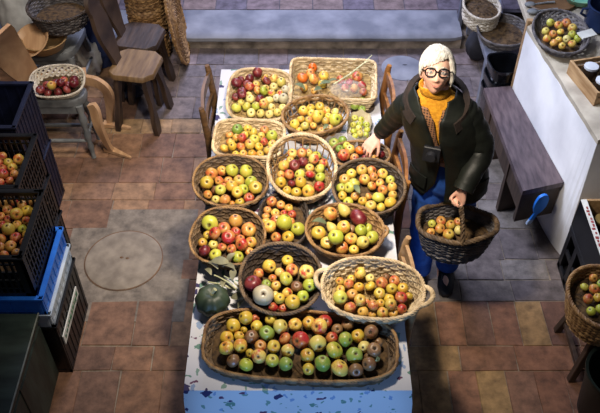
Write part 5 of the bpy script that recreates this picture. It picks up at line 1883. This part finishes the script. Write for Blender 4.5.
    e = MB(); e.tube([H_(-.008, .1045, .012), H_(0, .1055, .015), H_(.008, .1045, .012)], .003, 7)
    done(e, 'bridge', 'frame_black', g)
    # hair: parted on her left, swept over the brow, full sides ending at the jaw
    def edge(ph):
        af = abs(ph)
        g_ = R(62) - .22 * math.sin(max(-.95, min(.95, ph)) * 1.6) + .05 * min(af, .95)
        if af <= .95: return g_
        end = R(122) if ph > 0 else R(98)
        w = min(1, (af - .95) / .35)
        g_ = g_ + (end - g_) * w * w * (3 - 2 * w)
        if af > 1.9: g_ = end + (R(130) - end) * min(1, (af - 1.9) / .8)
        return g_
    dirv = lambda th, ph: Vector((math.sin(th) * math.sin(ph), math.sin(th) * math.cos(ph), math.cos(th)))
    def surf(d, off):
        k_ = max(0, d.x) * max(0, .6 - d.z)
        return H_(d.x * (.086 + off + .012 * k_), d.y * (.101 + off) - .006, d.z * (.124 + off) + .002)
    e = MB()
    nt, nphi = 20, 72
    rings = [[surf(dirv(max(i / nt, .01) * edge(2 * PI * j / nphi - PI) * .97, 2 * PI * j / nphi - PI), 0) for j in range(nphi)] for i in range(nt + 1)]
    rings += [[surf(dirv(max(i / nt, .01) * edge(2 * PI * j / nphi - PI) * .97, 2 * PI * j / nphi - PI), -.012) for j in range(nphi)] for i in range(nt, -1, -1)]
    e.loft(rings)
    rh = random.Random(6)
    part = dirv(R(24), .55)
    for k_ in range(230):
        ph = -PI + 2 * PI * (k_ + rh.random()) / 230
        end = dirv(edge(ph) + rh.uniform(-.05, .05), ph)
        st_ = dirv(R(24) + rh.uniform(-.35, .15), .55 + rh.uniform(-.35, .35))
        om = math.acos(max(-1, min(1, st_.dot(end))))
        pts = []; rr = []
        for i in range(11):
            t = i / 10
            d = (st_ * math.sin((1 - t) * om) + end * math.sin(t * om)) / math.sin(om) if om > .05 else end
            pts.append(surf(d.normalized(), .003 + .006 * math.sin(PI * t) * rh.uniform(.6, 1.2)))
            rr.append(.0042 * math.sin(PI * (.12 + .80 * t)) + .0006)
        e.tube(pts, rr, 5)
    hr = done(e, 'hair', 'hair')

    # ---- rollneck
    e = MB()
    rings = []
    for (c, rx, ry) in ((waist, .150, .110), (chest, .162, .120), (chest.lerp(neck, .5), .15, .10), (chest.lerp(neck, .82), .10, .078), (neck + Vector((0, 0, .0)), .066, .064)):
        rings.append([c + S * rx * math.sin(2 * PI * j / 40) + F * ry * math.cos(2 * PI * j / 40) for j in range(40)])
    e.loft(rings)
    sw = done(e, 'rollneck_sweater', 'mustard')
    e = MB()
    rings = []
    nk = lambda q: neck.lerp(hd + Vector((0, .012, -.075)), q)
    for (q, r_) in ((.0, .064), (.25, .068), (.6, .066), (.95, .062), (1.10, .059), (1.13, .054), (1.0, .050), (.6, .050)):
        c = nk(q)
        rings.append([c + S * (r_ + .003 * math.sin(3 * a + q * 5)) * math.sin(a) + F * (r_ + .003 * math.sin(4 * a)) * math.cos(a) + Vector((0, 0, .006 * math.sin(2 * a + 1))) for a in [2 * PI * j / 40 for j in range(40)]])
    e.loft(rings, cap0=False, cap1=False)
    done(e, 'rolled_collar', 'mustard', sw)

    # ---- waxed jacket
    def shell(levels, nseg, seed, fold):
        rings = []
        for i, (c, rx, ry, g1, g2) in enumerate(levels):
            ring = []
            for j in range(nseg + 1):
                a = g1 + (2 * PI - g1 - g2) * j / nseg
                fo = 1 + fold * mnoise.noise(Vector((math.cos(a) * 2 + seed, math.sin(a) * 2, i * .45))) + fold * .4 * math.sin(a * 9 + i * .3)
                ring.append(c + S * rx * fo * math.sin(a) + F * ry * fo * math.cos(a))
            rings.append(ring)
        return rings
    def interp(keys, m):
        out = []
        for i in range(m + 1):
            t = i / m * (len(keys) - 1)
            k = min(int(t), len(keys) - 2); w = t - k
            A, C = keys[k], keys[k + 1]
            out.append(tuple((A[q].lerp(C[q], w) if q == 0 else A[q] + (C[q] - A[q]) * w) for q in range(5)))
        return out
    sh = chest.lerp(neck, .55)
    keys = [(hipc + Vector((.005, 0, -.105)), .184, .142, .0, .60), (hipc, .180, .140, .0, .30), (waist, .18, .138, .02, .10), (chest, .182, .138, .05, .12), (sh, .172, .122, .14, .22), (chest.lerp(neck, .82), .122, .095, .42, .48), (neck + Vector((0, .005, .0)), .088, .085, .75, .8)]
    e = MB(); e.loft(shell(interp(keys, 30), 64, 2, .035), False, False, False)
    jk = done(e, 'waxed_jacket', 'wax_jacket')
    md = jk.modifiers.new('t', 'SOLIDIFY'); md.thickness = .008; md.offset = 0
    keys2 = [(k_[0], k_[1] * .955, k_[2] * .955, k_[3] * .8, max(.02, k_[4] - .26)) for k_ in keys[2:6]]
    e = MB(); e.loft(shell(interp(keys2, 20), 48, 5, .02), False, False, False)
    ln = done(e, 'lining', 'plaid_lining', jk)
    md = ln.modifiers.new('t', 'SOLIDIFY'); md.thickness = .004
    for (nm, pts, rad, sd_) in (('sleeve', [shR + Vector((.035, 0, .005)), shR.lerp(elR, .25), elR, wrR.lerp(elR, .10)], [.058, .060, .052, .039], 1), ('sleeve', [shL + Vector((-.03, 0, .005)), shL.lerp(elL, .25), elL, wrL.lerp(elL, -.06)], [.060, .064, .056, .045], 4)):
        e = MB(); limb(e, pts, rad, 26, 9, .075, sd_)
        sl = done(e, nm, 'wax_jacket', jk)
        e = MB()
        c0, c1 = pts[-1], pts[-1].lerp(pts[-2], .16)
        limb(e, [c0, c1], [rad[-1] * 1.05, rad[-1] * 1.1], 22, 3)
        done(e, 'cuff', 'wax_jacket', sl)
    # corduroy collar, lying open
    for sg in (-1, 1):
        e = MB()
        rr = []
        for i in range(13):
            t = i / 12
            a = PI - sg * 0 if False else None
            ang = (PI - t * (PI - .62))
            c = (neck + Vector((0, .006, .012))).lerp(chest.lerp(neck, .52), t ** 1.6)
            rx, ry = .088 + (.10 - .088) * t + .02 * t, .084 + .035 * t
            base = c + S * rx * math.sin(ang) * sg + F * ry * math.cos(ang)
            outd = (S * math.sin(ang) * sg + F * math.cos(ang)).normalized()
            wd = .013 + .019 * math.sin(PI * t * .9)
            top = base + Vector((0, 0, .022 * (1 - t))) + outd * .004
            mid = base + outd * (.016 + wd * .35) + Vector((0, 0, .012 - .01 * t))
            end = base + outd * (wd * .95) + S * sg * .02 * t + Vector((0, 0, -.026 - .02 * t))
            nrm_ = Vector((0, 0, .006)) + outd * .004
            rr.append([top, mid, end, end + nrm_, mid + nrm_ * 1.4, top + nrm_])
        e.loft(rr)
        done(e, 'collar', 'corduroy', jk)
    # pocket flaps and studs
    for sg in (-1, 1):
        e = MB()
        c = hipc + Vector((0, 0, .0))
        rings = []
        for z in (.035, .0, -.04):
            row = []
            for k_ in (0, 1):
                for j in range(9):
                    a = sg * (.5 + .75 * (j if k_ == 0 else 8 - j) / 8)
                    q = .012 + (.006 if k_ else 0)
                    row.append(c + Vector((0, 0, z)) + S * (.182 + q) * math.sin(a) + F * (.142 + q) * math.cos(a))
            rings.append(row)
        e.loft(rings)
        done(e, 'pocket_flap', 'wax_jacket', jk)
    # camera case hanging at the chest
    e = MB()
    cc = chest.lerp(waist, .55) + F * .142 - S * .04
    e.box(cc, (.075, .035, .085), Matrix((S, F, Vector((0, 0, 1)))).transposed())
    e.tube([cc + F * .018, cc + F * .04], [.024, .022], 14)
    done(e, 'chest_pouch', 'boot', jk)

    # ---- jeans and boots
    e = MB()
    rings = []
    for (z, rx, ry) in ((.10, .155, .118), (.02, .178, .128), (-.06, .178, .125), (-.10, .15, .105)):
        c = hipc + Vector((0, 0, z))
        rings.append([c + S * rx * math.sin(2 * PI * j / 32) + F * ry * math.cos(2 * PI * j / 32) for j in range(32)])
    e.loft(rings)
    for i, L_ in enumerate((legR, legL)):
        limb(e, [L_[0] + Vector((0, 0, .03)), L_[0].lerp(L_[1], .5), L_[1], L_[1].lerp(L_[2], .45), L_[2] + Vector((0, 0, .02))], [.098, .088, .074, .068, .064], 24, 7, .045, 3 + i)
    jn = done(e, 'jeans', 'denim')
    for L_ in (legR, legL):
        e = MB()
        a = L_[2]
        limb(e, [Vector((a.x, a.y, .17)), Vector((a.x, a.y, .09))], [.052, .05], 16, 3)
        rings = []
        fd = Vector((-.12, -1, 0)).normalized(); sd_ = Vector((1, -.12, 0)).normalized()
        for (l, w, h) in ((-.075, .025, .06), (-.06, .038, .085), (0, .042, .10), (.07, .044, .075), (.12, .046, .06), (.165, .036, .045), (.18, .018, .03)):
            c = Vector((a.x, a.y, 0)) + fd * l
            ring = []
            for j in range(16):
                x, y = sup(2 * PI * j / 16, 2.8)
                ring.append(c + sd_ * x * w + Vector((0, 0, max(.004, (h / 2 + y * h / 2)))))
            rings.append(ring)
        e.loft(rings)
        done(e, 'boot', 'boot')
    return dict(grip=wrL + fl.normalized() * .088)

def held_basket(grip):
    P['held'] = Plan((418, 497, 204, 242), .67, .21, 2.1, .62, R(-4), .55)
    p = P['held']
    root = basket('dark wicker basket of apples hanging from the hand of the person', p, 'wick_grey', 'wick_brown', 36, rim_r=.011, rim_turns=22, bed=(.07, .02, 'straw_dark', 30), wobble=.012, seed=91, name='carrying_basket')
    o = root.location
    top = Vector((grip.x, grip.y, grip.z)) - o
    pts = []
    a0, a1 = p.pt(R(-86), 1), p.pt(R(94), 1)
    for i in range(33):
        t = i / 32
        q = a0.lerp(a1, t)
        q.z += (top.z - p.h) * math.sin(PI * t) ** .75
        w = math.sin(PI * t)
        q.x += (top.x - (a0.x + a1.x) / 2) * w
        q.y += (top.y - (a0.y + a1.y) / 2) * w ** 2
        pts.append(q)
    twist(pts, .0115, 3, 9, closed=False).build('hoop_handle', 'wick_brown', root)
    fruits('432.2 223.8 L 8;442.4 221.6 C 10;438.7 230.5 O 10;450.8 225.2 S 10;457 229.3 y 9;447.2 233.4 S 11;458 222 O 8;432.5 231.7 O 9', 'the held basket', 'apples in the held basket', p, .07, .02, seed=92)
# ------------------------------------------------------------------ light, camera, assembly
def area(name, loc, target, size, energy, col, shape='DISK', sy=None, spread=180):
    l = bpy.data.lights.new(name, 'AREA')
    l.shape = shape; l.size = size
    if sy: l.size_y = sy
    l.spread = R(spread)
    l.energy = energy; l.color = col
    o = bpy.data.objects.new(name, l)
    COL.objects.link(o)
    o.location = loc
    o.rotation_euler = (Vector(target) - Vector(loc)).to_track_quat('-Z', 'Y').to_euler()
    return o

floor(); walls(); covers(); table(); chairs(); table_baskets(); table_fruit(); table_extras()
crates(); left_side(); right_side()
g = person()
held_basket(g['grip'])
rest_of_the_apples()

sl = bpy.data.lights.new('lamp_over_table', 'SPOT')
sl.energy = 262; sl.color = (1.0, .87, .70); sl.spot_size = R(96); sl.spot_blend = 1.0; sl.shadow_soft_size = .09
so = bpy.data.objects.new('lamp_over_table', sl); COL.objects.link(so)
so.location = (.0, 2.05, 2.45)
so.rotation_euler = (Vector((.03, 2.75, .75)) - so.location).to_track_quat('-Z', 'Y').to_euler()
area('fill_left', (-.9, 3.1, 3.1), (-1.5, 4.2, .4), .6, 18, (1.0, .90, .78), spread=100)  # added warm fill brightening the dim far left; no real lamp hangs here
sl = bpy.data.lights.new('daylight_doorway', 'SPOT')
sl.energy = 200; sl.color = (.24, .50, 1.0); sl.spot_size = R(30); sl.spot_blend = .7; sl.shadow_soft_size = .12
so = bpy.data.objects.new('daylight_doorway', sl); COL.objects.link(so)
so.location = (.15, -.7, 1.15)
so.rotation_euler = (Vector((.02, 1.6, .58)) - so.location).to_track_quat('-Z', 'Y').to_euler()
area('daylight_back', (-.2, 6.3, 2.9), (.2, 4.8, 0), 1.6, 66, (.64, .69, 1.0), 'RECTANGLE', 1.0, 100)
area('fill_counter', (-.3, 3.5, 3.0), (1.45, 3.4, .5),   .8, 21, (.78, .84, 1.0), 'RECTANGLE', .8, 75)  # added cool fill that lifts the white counter wall; not a real opening

w = bpy.data.worlds.new('room_air')
scene.world = w
w.use_nodes = True
bg = w.node_tree.nodes['Background']
bg.inputs['Color'].default_value = (.55, .62, .8, 1)
bg.inputs['Strength'].default_value = .10

cd = bpy.data.cameras.new('camera')
cam = bpy.data.objects.new('camera', cd)
COL.objects.link(cam)
cam.location = (0, 0, CAM_H)
cam.rotation_euler = (R(90) - PITCH, 0, 0)
cd.sensor_width = 36
cd.lens = 36 * FPX / 600
cd.clip_start = .05
scene.camera = cam
scene.view_settings.view_transform = 'Standard'
scene.view_settings.look = 'None'
scene.view_settings.exposure = 0
scene.view_settings.gamma = 1
scene.view_settings.use_curve_mapping = False
